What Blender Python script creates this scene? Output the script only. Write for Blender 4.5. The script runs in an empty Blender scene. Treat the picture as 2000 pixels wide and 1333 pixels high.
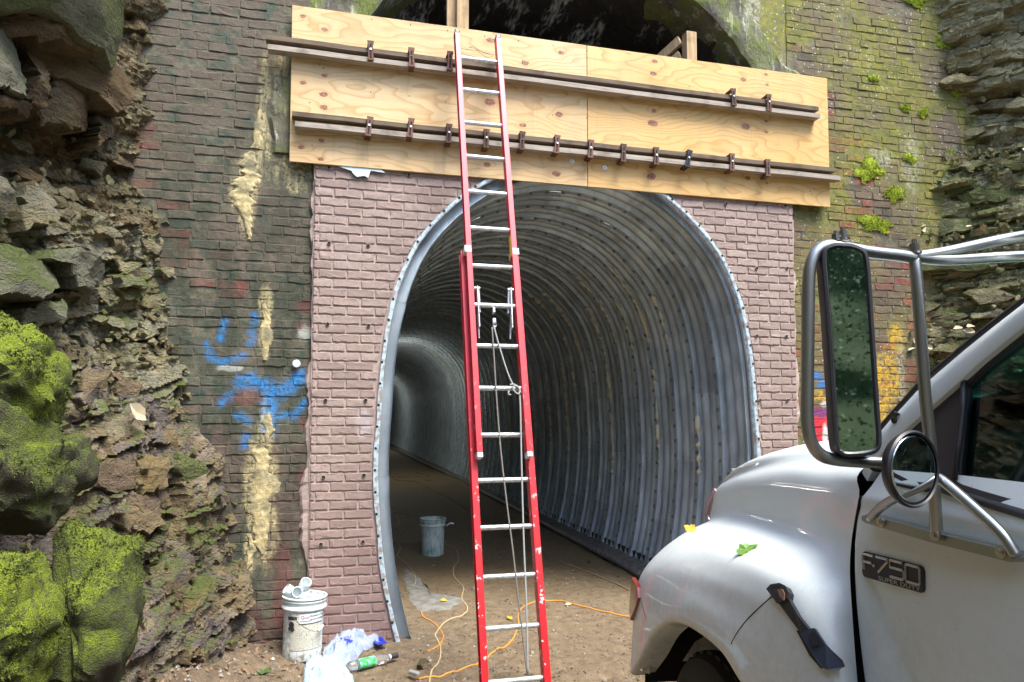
import bpy, bmesh, math, random
import numpy as np
from math import radians, sin, cos, pi
from mathutils import Vector, Matrix
random.seed(7); RNG = np.random.default_rng(7)
SC = bpy.context.scene
COL = SC.collection
# ---------------------------------------------------------------- camera
H = 1.75                                     # eye height over the dirt
FPX, CXP, CYP, PIT, YAW = 1390., 1000., 730., radians(3.29), radians(14.4)
cd = bpy.data.cameras.new('camera'); cam = bpy.data.objects.new('camera', cd); COL.objects.link(cam)
cam.location = (0, 0, H); cam.rotation_euler = (pi/2+PIT, 0, -YAW)
cd.sensor_width = 36; cd.lens = FPX/2000*36; cd.shift_y = (CYP-666.5)/2000
cd.clip_start = .05; cd.clip_end = 600
SC.camera = cam
# ---------------------------------------------------------------- sky, sun, exposure
SUN_EL, SUN_ROT = radians(62), radians(150)
W = bpy.data.worlds.new('World'); SC.world = W; W.use_nodes = True
_n = W.node_tree.nodes; _bg = _n['Background']
_sky = _n.new('ShaderNodeTexSky'); _sky.sky_type = 'NISHITA'; _sky.sun_disc = False
_sky.sun_elevation = SUN_EL; _sky.sun_rotation = SUN_ROT; _sky.air_density = .85; _sky.dust_density = 1.4; _sky.ozone_density = 1.0
W.node_tree.links.new(_sky.outputs[0], _bg.inputs[0]); _bg.inputs[1].default_value = .15
_sd = bpy.data.lights.new('sun', 'SUN'); sun = bpy.data.objects.new('sun', _sd); COL.objects.link(sun)
_sd.energy = 1.5; _sd.angle = radians(25); _sd.color = (1, .96, .88)
_sv = Vector((cos(SUN_EL)*sin(SUN_ROT), cos(SUN_EL)*cos(SUN_ROT), sin(SUN_EL)))
sun.rotation_euler = _sv.to_track_quat('Z', 'Y').to_euler(); sun.location = (0, -4, 12)
SC.view_settings.view_transform = 'Standard'; SC.view_settings.look = 'None'
SC.view_settings.gamma = 1; SC.view_settings.use_curve_mapping = False
SC.view_settings.exposure = 2.25
# ---------------------------------------------------------------- photo pixel -> point on a real surface
_r = np.array([cos(YAW), -sin(YAW), 0]); _fh = np.array([sin(YAW), cos(YAW), 0])
_f = _fh*cos(PIT)+np.array([0, 0, sin(PIT)]); _u = -_fh*sin(PIT)+np.array([0, 0, cos(PIT)])
CAM = np.array([0, 0, H])
def ray(x, y): return _f+_r*(x-CXP)/FPX-_u*(y-CYP)/FPX
def on_y(x, y, Y): d = ray(x, y); return CAM+d*(Y/d[1])
def on_z(x, y, Z=0.): d = ray(x, y); return CAM+d*((Z-H)/d[2])
def on_plane(x, y, p0, n):
    d = ray(x, y); return CAM+d*(np.dot(np.asarray(p0)-CAM, n)/np.dot(d, n))
# ---------------------------------------------------------------- numpy noise
def _h(i, j, k, s):
    n = (i.astype(np.uint64)*np.uint64(374761393)+j.astype(np.uint64)*np.uint64(668265263)
         + k.astype(np.uint64)*np.uint64(2147483647)+np.uint64((s*974634+12345) & 0xffffffff)) & np.uint64(0xffffffff)
    n = ((n ^ (n >> np.uint64(13)))*np.uint64(1274126177)) & np.uint64(0xffffffff)
    n = n ^ (n >> np.uint64(16))
    return (n & np.uint64(0xffffff)).astype(float)/0xffffff*2-1
def vnoise(p, s=0):
    p = np.asarray(p, float)+1000.; i = np.floor(p).astype(np.int64); f = p-i; f = f*f*(3-2*f)
    r = 0
    for a in (0, 1):
        for b in (0, 1):
            for c in (0, 1):
                w = (f[..., 0] if a else 1-f[..., 0])*(f[..., 1] if b else 1-f[..., 1])*(f[..., 2] if c else 1-f[..., 2])
                r = r+w*_h(i[..., 0]+a, i[..., 1]+b, i[..., 2]+c, s)
    return r
def fbm(p, o=4, s=0):
    p = np.asarray(p, float); r = 0; a = .5
    for k in range(o): r = r+a*vnoise(p*2**k, s+k); a *= .5
    return r
# ---------------------------------------------------------------- object helpers
WL = {}
def put(o, parent=None, kind=None, label=None, cat=None, group=None):
    COL.objects.link(o)
    if parent: o.parent = parent
    for k, v in (('kind', kind), ('label', label), ('category', cat), ('group', group)):
        if v: o[k] = v
    return o
def mesh_of(name, V, F, mats, smooth=False, fm=None, weld=False):
    me = bpy.data.meshes.new(name)
    me.from_pydata([tuple(map(float, v)) for v in V], [], [tuple(int(i) for i in f) for f in F]); me.update()
    for m in (mats if isinstance(mats, (list, tuple)) else [mats]): me.materials.append(m)
    if fm is not None: me.polygons.foreach_set('material_index', [int(q) for q in fm])
    if smooth:
        me.polygons.foreach_set('use_smooth', [True]*len(me.polygons))
        if smooth != True: me.set_sharp_from_angle(angle=radians(smooth))
    return me
def ob(name, VF, mats, parent=None, smooth=False, fm=None, base=None, **k):
    """one mesh object; VF in world coordinates, moved into the parent's frame"""
    V, F = VF[0], VF[1]; V = np.asarray(V, float)
    if fm is None and len(VF) > 2: fm = VF[2]
    if base is None:
        base = np.array([(V[:, 0].min()+V[:, 0].max())/2, (V[:, 1].min()+V[:, 1].max())/2, V[:, 2].min()])
    base = np.asarray(base, float)
    o = bpy.data.objects.new(name, mesh_of(name, V-base, F, mats, smooth, fm)); put(o, parent, **k)
    WL[o.name] = base
    o.location = base-(WL[parent.name] if parent else 0)
    return o
def thing(name, loc, label, cat, group=None, kind=None):
    o = bpy.data.objects.new(name, None); o.empty_display_size = .1
    o.location = loc; put(o, None, kind, label, cat, group); WL[o.name] = np.asarray(loc, float)
    return o
def dup(o, loc=None, parent=None, label=None, group=None):
    c = o.copy(); COL.objects.link(c)
    if parent: c.parent = parent
    if loc is not None: c.location = loc
    if label: c['label'] = label
    if group: c['group'] = group
    for ch in list(o.children): dup(ch, parent=c)
    return c
def cat_(parts):
    V = []; F = []; M = []; n = 0
    for p in parts:
        v, f = p[0], p[1]; V += [tuple(q) for q in v]; F += [tuple(i+n for i in q) for q in f]
        M += list(p[2]) if len(p) > 2 else [0]*len(f); n += len(v)
    return np.array(V, float), F, M
# ---------------------------------------------------------------- shapes (world coordinates)
def box(c, s, R=None, ch=0.):
    """box with centre c, full size s, optional rotation and chamfer"""
    bm = bmesh.new(); bmesh.ops.create_cube(bm, size=1)
    for v in bm.verts: v.co = Vector((v.co.x*s[0], v.co.y*s[1], v.co.z*s[2]))
    if ch: bmesh.ops.bevel(bm, geom=list(bm.edges), offset=ch, segments=1, affect='EDGES')
    V = np.array([v.co[:] for v in bm.verts]); bm.verts.index_update(); F = [[v.index for v in f.verts] for f in bm.faces]; bm.free()
    if R is not None: V = V@np.asarray(R, float).T
    return V+np.asarray(c, float), F
def frame(d, up=(0, 0, 1)):
    d = np.asarray(d, float); d = d/np.linalg.norm(d); up = np.asarray(up, float)
    if abs(d@up) > .97: up = np.array([1., 0, 0]) if abs(d[0]) < .9 else np.array([0, 1., 0])
    a = np.cross(up, d); a /= np.linalg.norm(a); b = np.cross(d, a)
    return np.stack([a, b, d], 1)
def bar(p, q, w, h, up=(0, 0, 1), ch=.002):
    p = np.asarray(p, float); q = np.asarray(q, float)
    return box((p+q)/2, (w, h, np.linalg.norm(q-p)), frame(q-p, up), ch)
def crom(P, n=8, closed=False):
    P = np.asarray(P, float); out = []; m = len(P)
    rng = range(m) if closed else range(m-1)
    for i in rng:
        g = (lambda k: P[k % m]) if closed else (lambda k: P[min(max(k, 0), m-1)])
        a, b, c, d = g(i-1), g(i), g(i+1), g(i+2)
        for t in np.arange(n)/n:
            out.append(.5*(2*b+(c-a)*t+(2*a-5*b+4*c-d)*t*t+(3*b-a-3*c+d)*t**3))
    if not closed: out.append(P[-1])
    return np.array(out)
def tube(P, r, n=10, caps=True, closed=False):
    P = np.asarray(P, float); m = len(P); r = np.broadcast_to(np.asarray(r, float), (m,))
    V = []; F = []; A = None
    for i in range(m):
        if closed: d = P[(i+1) % m]-P[i-1]
        else: d = P[min(i+1, m-1)]-P[max(i-1, 0)]
        d = d/(np.linalg.norm(d)+1e-12)
        if A is None: A = frame(d)[:, 0]
        A = A-d*(A@d); A /= np.linalg.norm(A)+1e-12; B = np.cross(d, A)
        for k in range(n):
            t = 2*pi*k/n; V.append(P[i]+r[i]*(cos(t)*A+sin(t)*B))
    for i in range(m if closed else m-1):
        j = (i+1) % m
        for k in range(n): F.append((i*n+k, i*n+(k+1) % n, j*n+(k+1) % n, j*n+k))
    if caps and not closed: F += [tuple(range(n))[::-1], tuple((m-1)*n+k for k in range(n))]
    return np.array(V), F
def lathe(prof, o, axis=(0, 0, 1), n=32, caps=True):
    """prof: (radius, height) list along axis from point o"""
    R = frame(axis, (0, 1, .01)); V = []; F = []; m = len(prof)
    for (r, z) in prof:
        for k in range(n):
            t = 2*pi*k/n; V.append(R@np.array([r*cos(t), r*sin(t), z]))
    for i in range(m-1):
        for k in range(n): F.append((i*n+k, i*n+(k+1) % n, (i+1)*n+(k+1) % n, (i+1)*n+k))
    if caps: F += [tuple(range(n))[::-1], tuple((m-1)*n+k for k in range(n))]
    return np.array(V)+np.asarray(o, float), F
def prism(poly, ax, y0, y1):
    """polygon of 3-D points pushed along vector ax from y0 to y1"""
    P = np.asarray(poly, float); ax = np.asarray(ax, float); n = len(P)
    V = np.concatenate([P+ax*y0, P+ax*y1])
    F = [tuple(range(n))[::-1], tuple(range(n, 2*n))]+[(i, (i+1) % n, n+(i+1) % n, n+i) for i in range(n)]
    return V, F
def grid(fn, us, vs):
    V = np.array([fn(u, v) for u in us for v in vs]); m = len(vs)
    F = [(i*m+j, (i+1)*m+j, (i+1)*m+j+1, i*m+j+1) for i in range(len(us)-1) for j in range(m-1)]
    return V, F
def gridv(V, nu, nv):
    i, j = np.meshgrid(np.arange(nu-1), np.arange(nv-1), indexing='ij'); a = (i*nv+j).ravel()
    return V, np.stack([a, a+nv, a+nv+1, a+1], 1)
def text_mesh(txt, size, ext=.002):
    cu = bpy.data.curves.new('lettering', 'FONT'); cu.body = txt; cu.size = size; cu.extrude = ext; cu.resolution_u = 3
    o = bpy.data.objects.new('lettering', cu); COL.objects.link(o)
    me = bpy.data.meshes.new_from_object(o.evaluated_get(bpy.context.evaluated_depsgraph_get()))
    V = np.array([v.co[:] for v in me.vertices]); F = [tuple(p.vertices) for p in me.polygons]
    bpy.data.objects.remove(o); bpy.data.meshes.remove(me); bpy.data.curves.remove(cu)
    return V, F
# ---------------------------------------------------------------- node helpers
def link(nt, v, sock):
    if isinstance(v, bpy.types.NodeSocket): nt.links.new(v, sock)
    elif v is not None:
        if hasattr(sock.default_value, '__len__') and not hasattr(v, '__len__'): v = [v]*len(sock.default_value)
        if hasattr(v, '__len__') and sock.type == 'RGBA' and len(v) == 3: v = (*v, 1)
        sock.default_value = v
class G:
    def __init__(s, name, rough=.8, metal=0., col=None, **kw):
        s.mat = bpy.data.materials.new(name); s.mat.use_nodes = True; s.nt = s.mat.node_tree
        s.b = s.nt.nodes['Principled BSDF']; s.set(Roughness=rough, Metallic=metal)
        if col is not None: s.set(**{'Base Color': col})
        s.set(**kw); s._pos = None
    def set(s, **k):
        for a, v in k.items(): link(s.nt, v, s.b.inputs[a.replace('_', ' ')])
    def nd(s, t, ins=(), **p):
        n = s.nt.nodes.new('ShaderNode'+t)
        for a, v in p.items(): setattr(n, a, v)
        for i, v in ins: link(s.nt, v, n.inputs[i])
        return n
    def pos(s):
        if s._pos is None: s._pos = s.nd('NewGeometry').outputs['Position']
        return s._pos
    def nrm(s): return s.nd('NewGeometry').outputs['Normal']
    def loc(s): return s.nd('TexCoord').outputs['Object']
    def rnd(s): return s.nd('ObjectInfo').outputs['Random']
    def vm(s, op, a, b=None): return s.nd('VectorMath', [(0, a)]+([(1, b)] if b is not None else []), operation=op)
    def scl(s, v, k): return s.vm('MULTIPLY', v, k).outputs[0]
    def off(s, v, k): return s.vm('ADD', v, k).outputs[0]
    def xyz(s, v): return s.nd('SeparateXYZ', [(0, v)]).outputs
    def comb(s, x, y, z): return s.nd('CombineXYZ', [(0, x), (1, y), (2, z)]).outputs[0]
    def noise(s, scale=5., det=4., vec=None, rough=.55, dist=0.):
        return s.nd('TexNoise', [('Vector', vec if vec is not None else s.pos()), ('Scale', scale), ('Detail', det), ('Roughness', rough), ('Distortion', dist)]).outputs[0]
    def noisec(s, scale=5., det=3., vec=None):
        return s.nd('TexNoise', [('Vector', vec if vec is not None else s.pos()), ('Scale', scale), ('Detail', det)]).outputs[1]
    def vor(s, scale=5., vec=None, feature='F1', out=0, rnd=1.):
        return s.nd('TexVoronoi', [('Vector', vec if vec is not None else s.pos()), ('Scale', scale), ('Randomness', rnd)], feature=feature).outputs[out]
    def m(s, op, a, b=None, c=None):
        return s.nd('Math', [(0, a)]+([(1, b)] if b is not None else [])+([(2, c)] if c is not None else []), operation=op).outputs[0]
    def mr(s, x, a, b, c=0., d=1., smooth=False):
        return s.nd('MapRange', [(0, x), (1, a), (2, b), (3, c), (4, d)], interpolation_type='SMOOTHSTEP' if smooth else 'LINEAR').outputs[0]
    def ramp(s, x, stops):
        n = s.nd('ValToRGB', [(0, x)]); e = n.color_ramp.elements
        while len(e) < len(stops): e.new(.5)
        for i, (p, c) in enumerate(stops): e[i].position = p; e[i].color = (*c, 1) if len(c) == 3 else c
        return n.outputs[0]
    def mix(s, f, a, b, mode='MIX'):
        n = s.nd('Mix', data_type='RGBA', blend_type=mode)
        link(s.nt, f, n.inputs[0]); link(s.nt, a, n.inputs[6]); link(s.nt, b, n.inputs[7]); return n.outputs[2]
    def bump(s, h, st=.5, d=.01, nrm=None):
        n = s.nd('Bump', [('Height', h), ('Strength', st), ('Distance', d)])
        if nrm is not None: s.nt.links.new(nrm, n.inputs['Normal'])
        s.set(Normal=n.outputs[0]); return n.outputs[0]
    def strokes(s, L, hw=.045, soft=.05, wob=.05, wscale=16.):
        """spray-can lines: soft-edged mask round polylines of (x, z) points"""
        x, _, z = s.xyz(s.pos()); p = s.comb(x, 0, z); acc = None
        for P in L:
            for a, b in zip(P[:-1], P[1:]):
                ba = (b[0]-a[0], 0, b[1]-a[1]); l2 = ba[0]**2+ba[2]**2+1e-9; pa = s.vm('SUBTRACT', p, (a[0], 0, a[1])).outputs[0]
                t = s.nd('Clamp', [(0, s.m('MULTIPLY', s.vm('DOT_PRODUCT', pa, ba).outputs['Value'], 1/l2))]).outputs[0]
                d = s.vm('LENGTH', s.vm('SUBTRACT', pa, s.nd('VectorMath', [(0, ba), ('Scale', t)], operation='SCALE').outputs[0]).outputs[0]).outputs['Value']
                acc = d if acc is None else s.m('MINIMUM', acc, d)
        n = s.m('ADD', s.m('MULTIPLY_ADD', s.noise(wscale, 5, rough=.65), wob*2, -wob), s.m('MULTIPLY_ADD', s.noise(90, 3, rough=.7), .04, -.02))
        return s.mr(s.m('ADD', acc, n), hw+soft*.5, hw-soft*.5)
    def blobs(s, L, vec=None, wob=.5, wscale=9., lo=-.16, hi=.30):
        """mask of soft ragged ellipses (cx, cz, rx, rz) on the x-z plane"""
        vec = vec if vec is not None else s.pos(); acc = None
        for (cx, cz, rx, rz) in L:
            d = s.vm('MULTIPLY', s.vm('SUBTRACT', vec, (cx, 0, cz)).outputs[0], (1/rx, 0, 1/rz)).outputs[0]
            v = s.m('SUBTRACT', 1., s.vm('LENGTH', d).outputs['Value'])
            acc = v if acc is None else s.m('MAXIMUM', acc, v)
        n = s.m('ADD', s.m('MULTIPLY_ADD', s.noise(wscale, 6, vec, .62), wob*2, -wob), s.m('MULTIPLY_ADD', s.noise(wscale*6, 4, vec, .65), .5, -.25))
        return s.mr(s.m('ADD', acc, n), lo, hi)
# ================================================================ materials
YW = 5.70                                    # old portal wall face; the new facing stands at 5.65
def px_blobs(L, Y=YW):
    out = []
    for (x, y, rx, ry) in L:
        c = on_y(x, y, Y); a = on_y(x+rx, y, Y); b = on_y(x, y+ry, Y); out.append((c[0], c[2], abs(a[0]-c[0]), abs(b[2]-c[2])))
    return out
def old_brick(name, side, mortar):
    g = G(name, .92)
    r = g.rnd(); p = g.pos(); n1 = g.noise(2.2, 5); n2 = g.noise(19, 7, rough=.72); n3 = g.noise(75, 5, rough=.7)
    if mortar: col = g.ramp(n2, [(.3, (.06, .055, .036)), (.5, (.125, .112, .072)), (.7, (.23, .21, .14))])
    elif side == 'L':
        col = g.ramp(r, [(0, (.038, .038, .03)), (.16, (.10, .08, .06)), (.34, (.155, .125, .09)), (.52, (.08, .07, .05)), (.66, (.16, .11, .08)), (.8, (.15, .065, .046)), (.92, (.22, .055, .042)), (1, (.055, .064, .055))])
    else:
        col = g.ramp(r, [(0, (.075, .06, .042)), (.3, (.14, .10, .065)), (.55, (.17, .12, .08)), (.75, (.15, .085, .06)), (.9, (.22, .06, .048)), (1, (.26, .055, .045))])
    col = g.mix(g.m('MULTIPLY', g.mr(n2, .35, .7), .45), col, (.13, .125, .095) if side == 'L' else (.19, .16, .10))
    col = g.mix(g.m('MULTIPLY', g.mr(n3, .55, .75), .5), col, (.04, .038, .03)); col = g.mix(g.m('MULTIPLY', g.mr(n3, .42, .28), .3), col, (.26, .245, .19))
    z = g.xyz(p)[2]
    if side == 'L':
        # grey-green lichen film, patchy; bare brick shows low down and in the middle
        film = g.m('MULTIPLY', g.mr(n1, .38, .62), g.mr(g.noise(30, 5, rough=.7), .35, .6))
        film = g.m('MULTIPLY', film, g.mr(z, 4.4, 2.2, .35, .85)); col = g.mix(g.m('MULTIPLY', film, .45 if mortar else .9), col, g.mix(g.mr(g.noise(5, 3), .4, .6), (.075, .10, .06), (.15, .14, .095)))
        col = g.mix(g.m('MULTIPLY', g.mr(g.noise(9, 5), .54, .64), .6), col, (.04, .075, .052))
        col = g.mix(g.m('MULTIPLY', g.m('MULTIPLY', g.mr(g.noise(1., 6, g.scl(p, (4, 4, 1.8)), .72), .42, .56), g.mr(z, 4.6, 2.8)), .72), col, (.030, .040, .024))
        col = g.mix(g.m('MULTIPLY', g.mr(z, 1.6, .4), g.mr(g.noise(3.3, 3), .42, .6)), col, (.085, .04, .035))
        sv = g.scl(p, (1, 1, .35))
        yel = g.blobs(px_blobs([(485, 345, 30, 55), (482, 425, 18, 50), (515, 235, 16, 130), (549, 215, 20, 130), (518, 630, 15, 80), (520, 850, 16, 70), (508, 950, 34, 120), (522, 1040, 24, 70), (488, 1080, 12, 45), (580, 340, 26, 40), (470, 380, 22, 40)]), wob=.65, vec=g.scl(p, (1, 1, 1)), wscale=9)
        yel = g.m('MULTIPLY', yel, g.m('MULTIPLY', g.mr(g.noise(1., 5, g.scl(p, (26, 26, 4)), .65), .34, .58), .85))
        ycol = g.mix(g.mr(n2, .35, .65), (.74, .62, .34), (.42, .36, .16))
        col = g.mix(g.m('MULTIPLY', yel, g.mr(g.noise(38, 5, rough=.7), .38, .55)), col, ycol)
        S2 = lambda L: [[tuple(on_y(x, y, YW)[[0, 2]]) for x, y in P] for P in L]
        blu = g.m('MAXIMUM', g.strokes(S2([[(470, 748), (492, 742), (520, 757), (548, 766), (575, 748), (588, 736)], [(524, 764), (528, 800), (524, 836)]]), .046, .075, .065), g.strokes(S2([[(441, 628), (430, 662)], [(498, 616), (490, 672)], [(404, 676), (410, 698), (436, 708), (474, 697)], [(540, 814), (574, 812), (594, 786)], [(466, 812), (486, 822)], [(480, 852), (476, 872)], [(432, 790), (448, 772)]]), .018, .06, .05))
        col = g.mix(g.m('MULTIPLY', blu, g.mr(g.noise(42, 6, rough=.75), .36, .58)), col, (.016, .23, .58))
        red = g.blobs(px_blobs([(600, 600, 22, 16), (597, 830, 14, 13), (595, 640, 22, 10), (556, 1130, 16, 60), (545, 1190, 14, 50), (484, 775, 26, 20), (590, 930, 10, 16)]), wob=.6, wscale=22)
        col = g.mix(g.m('MULTIPLY', red, .35), col, (.20, .045, .05))
        wht = g.blobs(px_blobs([(598, 650, 16, 16), (450, 720, 30, 6), (700, 5, 30, 20), (640, 3, 30, 14)]), wob=.7, wscale=28)
        col = g.mix(g.m('MULTIPLY', wht, .7), col, (.42, .44, .38))
    else:
        film = g.m('MULTIPLY', g.mr(n1, .38, .56), g.mr(g.noise(26, 6, rough=.75), .36, .58))
        film = g.m('MULTIPLY', film, g.mr(z, 2.2, 4.0, .35, 1))
        col = g.mix(g.m('MULTIPLY', film, .95), col, g.mix(g.mr(g.noise(6, 4), .4, .62), (.15, .175, .010), (.25, .24, .028)))
        spk = g.m('MULTIPLY', g.mr(g.m('ADD', g.vor(24), g.m('MULTIPLY', g.noise(60, 2), .25)), .33, .24), g.mr(g.noise(2.6, 4), .42, .56))
        col = g.mix(spk, col, (.50, .56, .42))
        eff = g.blobs(px_blobs([(1420, 40, 30, 80), (1462, 60, 14, 90), (1470, 20, 20, 60), (1560, 320, 30, 40), (1780, 320, 20, 60), (1720, 310, 24, 20), (1510, 130, 30, 30), (1760, 730, 8, 90)]), wob=.6, wscale=16)
        col = g.mix(g.m('MULTIPLY', eff, g.m('MULTIPLY', g.mr(g.noise(30, 5, rough=.7), .42, .62), .8)), col, (.42, .42, .30))
        yel = g.blobs(px_blobs([(1732, 740, 26, 60), (1722, 800, 22, 40), (1606, 772, 30, 12), (1750, 660, 16, 30)]), wob=.7, wscale=16)
        col = g.mix(g.m('MULTIPLY', yel, g.mr(g.noise(26, 5, rough=.7), .38, .58)), col, (.58, .36, .03))
        red = g.blobs(px_blobs([(1600, 830, 22, 20), (1600, 855, 14, 14)]), wob=.4); col = g.mix(red, col, (.6, .03, .05))
        pur = g.blobs(px_blobs([(1602, 806, 20, 10), (1610, 868, 26, 8)]), wob=.5); col = g.mix(pur, col, (.20, .05, .16))
        blu = g.blobs(px_blobs([(1594, 735, 12, 9), (1612, 752, 20, 8)]), wob=.6); col = g.mix(blu, col, (.06, .18, .40))
        wh = g.blobs(px_blobs([(1612, 850, 6, 24), (1604, 870, 14, 6), (1616, 790, 16, 6)]), wob=.3); col = g.mix(wh, col, (.6, .58, .54))
    g.set(**{'Base Color': col}); g.bump(g.m('ADD', n2, g.m('MULTIPLY', n3, .4)), .8, .012)
    return g.mat
M = {}
M['brickL'] = old_brick('old brick left', 'L', False); M['brickR'] = old_brick('old brick right', 'R', False)
M['mortL'] = old_brick('old mortar left', 'L', True); M['mortR'] = old_brick('old mortar right', 'R', True)

g = G('stamped brick', .85); n = g.noise(26, 6, rough=.65)
c = g.ramp(g.rnd(), [(0, (.295, .215, .178)), (.5, (.36, .27, .228)), (1, (.415, .32, .272))])
c = g.mix(g.mr(n, .4, .75), c, (.28, .215, .19)); c = g.mix(g.mr(g.noise(90, 3), .62, .72), c, (.11, .075, .068))
wz = g.xyz(g.pos())[2]; c = g.mix(g.m('MULTIPLY', g.mr(wz, 1.5, .1), .65), c, (.22, .125, .11))
wsm = g.blobs(px_blobs([(710, 825, 16, 30)], 5.65), wob=.5, wscale=20); c = g.mix(g.m('MULTIPLY', wsm, .5), c, (.5, .46, .47))
g.set(**{'Base Color': c}); g.bump(n, .55, .006); M['stamp'] = g.mat
g = G('stamped joint', .9); n = g.noise(30, 5)
c = g.mix(g.mr(n, .35, .7), (.385, .29, .25), (.46, .36, .315)); wz = g.xyz(g.pos())[2]
c = g.mix(g.m('MULTIPLY', g.mr(wz, 1.2, .1), .6), c, (.27, .165, .15)); g.set(**{'Base Color': c}); g.bump(n, .4, .005); M['joint'] = g.mat

def rock(name, cols, moss=.25, mcol=(.10, .13, .018), dark=(.03, .028, .02)):
    g = G(name, .88); n1 = g.noise(1.6, 4); n2 = g.noise(9, 6, rough=.65); n3 = g.noise(60, 5, rough=.7)
    z = g.xyz(g.pos())[2]
    cell = g.xyz(g.vor(1., g.scl(g.vm('ADD', g.pos(), g.scl(g.noisec(3, 3), .25)).outputs[0], (4.5, 4.5, 7.5)), out=1))[0]
    v = g.m('ADD', g.m('MULTIPLY', g.rnd(), .34), g.m('MULTIPLY_ADD', n2, .55, g.m('MULTIPLY', cell, .34))); v = g.m('SUBTRACT', v, .08)
    c = g.ramp(v, [(.12+.76*i/(len(cols)-1), q) for i, q in enumerate(cols)])
    st = g.noise(1., 6, g.scl(g.pos(), (7, 7, 42)), .68)
    c = g.mix(g.m('MULTIPLY', g.mr(st, .5, .7), .45), c, dark)
    c = g.mix(g.mr(n3, .62, .8), c, (.25, .24, .18)); c = g.mix(g.mr(n3, .42, .28), c, dark)
    nz = g.xyz(g.nrm())[2]
    mm = g.mr(g.m('ADD', g.m('MULTIPLY', nz, .35), g.m('ADD', n1, g.m('MULTIPLY', n3, .35))), 1.0-moss, 1.16-moss)
    c = g.mix(mm, c, g.mix(g.mr(n3, .4, .62), (mcol[0]*.55, mcol[1]*.55, mcol[2]), mcol))
    wv = g.vm('ADD', g.pos(), g.scl(g.noisec(4, 3), .35)).outputs[0]
    ck = g.mr(g.vor(1., g.scl(wv, (7, 7, 15)), 'DISTANCE_TO_EDGE'), 0., .07); ck2 = g.mr(g.vor(1., g.scl(wv, (20, 20, 46)), 'DISTANCE_TO_EDGE'), 0., .10)
    c = g.mix(g.m('MULTIPLY', g.mr(ck, .25, 0), .35), c, (.018, .016, .012))
    fac = g.noise(1., 2, g.scl(g.pos(), (11, 11, 26)), .4)
    g.set(**{'Base Color': c}); ck = g.m('MULTIPLY', ck, .22); ck2 = g.m('MULTIPLY', ck2, .14); hb = g.m('ADD', g.m('ADD', n2, g.m('MULTIPLY', n3, .7)), g.m('ADD', g.m('MULTIPLY', st, .5), g.m('MULTIPLY', fac, .6)))
    g.bump(g.m('ADD', hb, g.m('ADD', g.m('MULTIPLY', ck, .7), g.m('MULTIPLY', ck2, .35))), 1., .035)
    return g.mat
M['rockmid'] = rock('olive fractured rock', [(.075, .06, .032), (.17, .135, .065), (.23, .195, .10), (.29, .25, .14), (.21, .20, .14), (.31, .28, .18)], .22)
M['rocktop'] = rock('brown overhang rock', [(.04, .028, .014), (.085, .058, .026), (.14, .085, .03), (.165, .12, .055), (.17, .145, .08)], .10)
M['rocklow'] = rock('purple brown rock', [(.05, .036, .022), (.13, .09, .05), (.17, .12, .075), (.21, .155, .075), (.12, .10, .095), (.26, .205, .13)], .12)
M['rockR'] = rock('dark shale', [(.08, .066, .032), (.21, .18, .085), (.31, .27, .14), (.40, .355, .20), (.30, .30, .20)], .25, (.13, .15, .03))
M['slab'] = rock('smooth grey green slab', [(.10, .105, .07), (.155, .155, .10), (.185, .18, .12), (.20, .195, .14)], .25)
M['slabtop'] = rock('mossy ledge rock', [(.08, .08, .042), (.14, .14, .08), (.19, .185, .12), (.13, .145, .075)], .56, (.115, .135, .025))
M['yellowrock'] = rock('ochre stained rock', [(.12, .085, .03), (.19, .135, .05), (.22, .165, .08)], .12)
M['cliff'] = rock('cutting rock', [(.04, .036, .024), (.085, .075, .045), (.115, .10, .062), (.14, .125, .08)], .2)
M['bank'] = rock('overgrown rock bank', [(.05, .05, .03), (.09, .09, .05), (.12, .115, .07)], .62, (.06, .11, .02))
g = G('moss', .95); n = g.noise(7, 4); n3 = g.noise(110, 3)
c = g.ramp(g.m('ADD', g.m('MULTIPLY', n, .8), g.m('MULTIPLY', n3, .25)), [(.36, (.04, .06, .014)), (.50, (.085, .108, .016)), (.64, (.145, .185, .014)), (.82, (.245, .315, .014))])
g.set(**{'Base Color': c}); g.bump(n3, 1., .02); M['moss'] = g.mat
def mossy(name, shift):
    g = G(name, .95); n = g.noise(3.4, 5); n2 = g.noise(24, 6, rough=.7); n3 = g.noise(140, 3); nz = g.xyz(g.nrm())[2]
    k = g.m('ADD', g.m('MULTIPLY', nz, .26), g.m('ADD', g.m('MULTIPLY', n, .9), g.m('MULTIPLY', n2, .55))); k = g.m('ADD', k, shift)
    c = g.ramp(k, [(.38, (.06, .05, .026)), (.50, (.085, .085, .035)), (.61, (.105, .13, .028)), (.75, (.155, .205, .016)), (.92, (.265, .345, .010))])
    c = g.mix(g.mr(n3, .62, .42), c, g.mix(.55, c, (.03, .035, .012))); c = g.mix(g.m('MULTIPLY', g.mr(n2, .46, .34), .8), c, (.055, .05, .028))
    g.set(**{'Base Color': c}); g.bump(g.m('ADD', n2, g.m('MULTIPLY', n3, .7)), 1., .035); return g.mat
M['boulder'] = mossy('mossy boulder', -.13); M['boulderbright'] = mossy('bright mossy boulder', .10)
g = G('wall moss', .9); n3 = g.noise(60, 3); g.set(**{'Base Color': g.mix(g.mr(n3, .35, .65), (.20, .26, .012), (.40, .47, .03))}); M['wallmoss'] = g.mat
g = G('trodden dirt', .9); p = g.pos(); x_, y_, z_ = g.xyz(p)
n1 = g.noise(1.3, 4); n2 = g.noise(11, 7, rough=.72); n3 = g.noise(70, 6, rough=.75)
c = g.ramp(n2, [(.30, (.17, .115, .062)), (.48, (.315, .228, .132)), (.68, (.44, .335, .21))])
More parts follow.
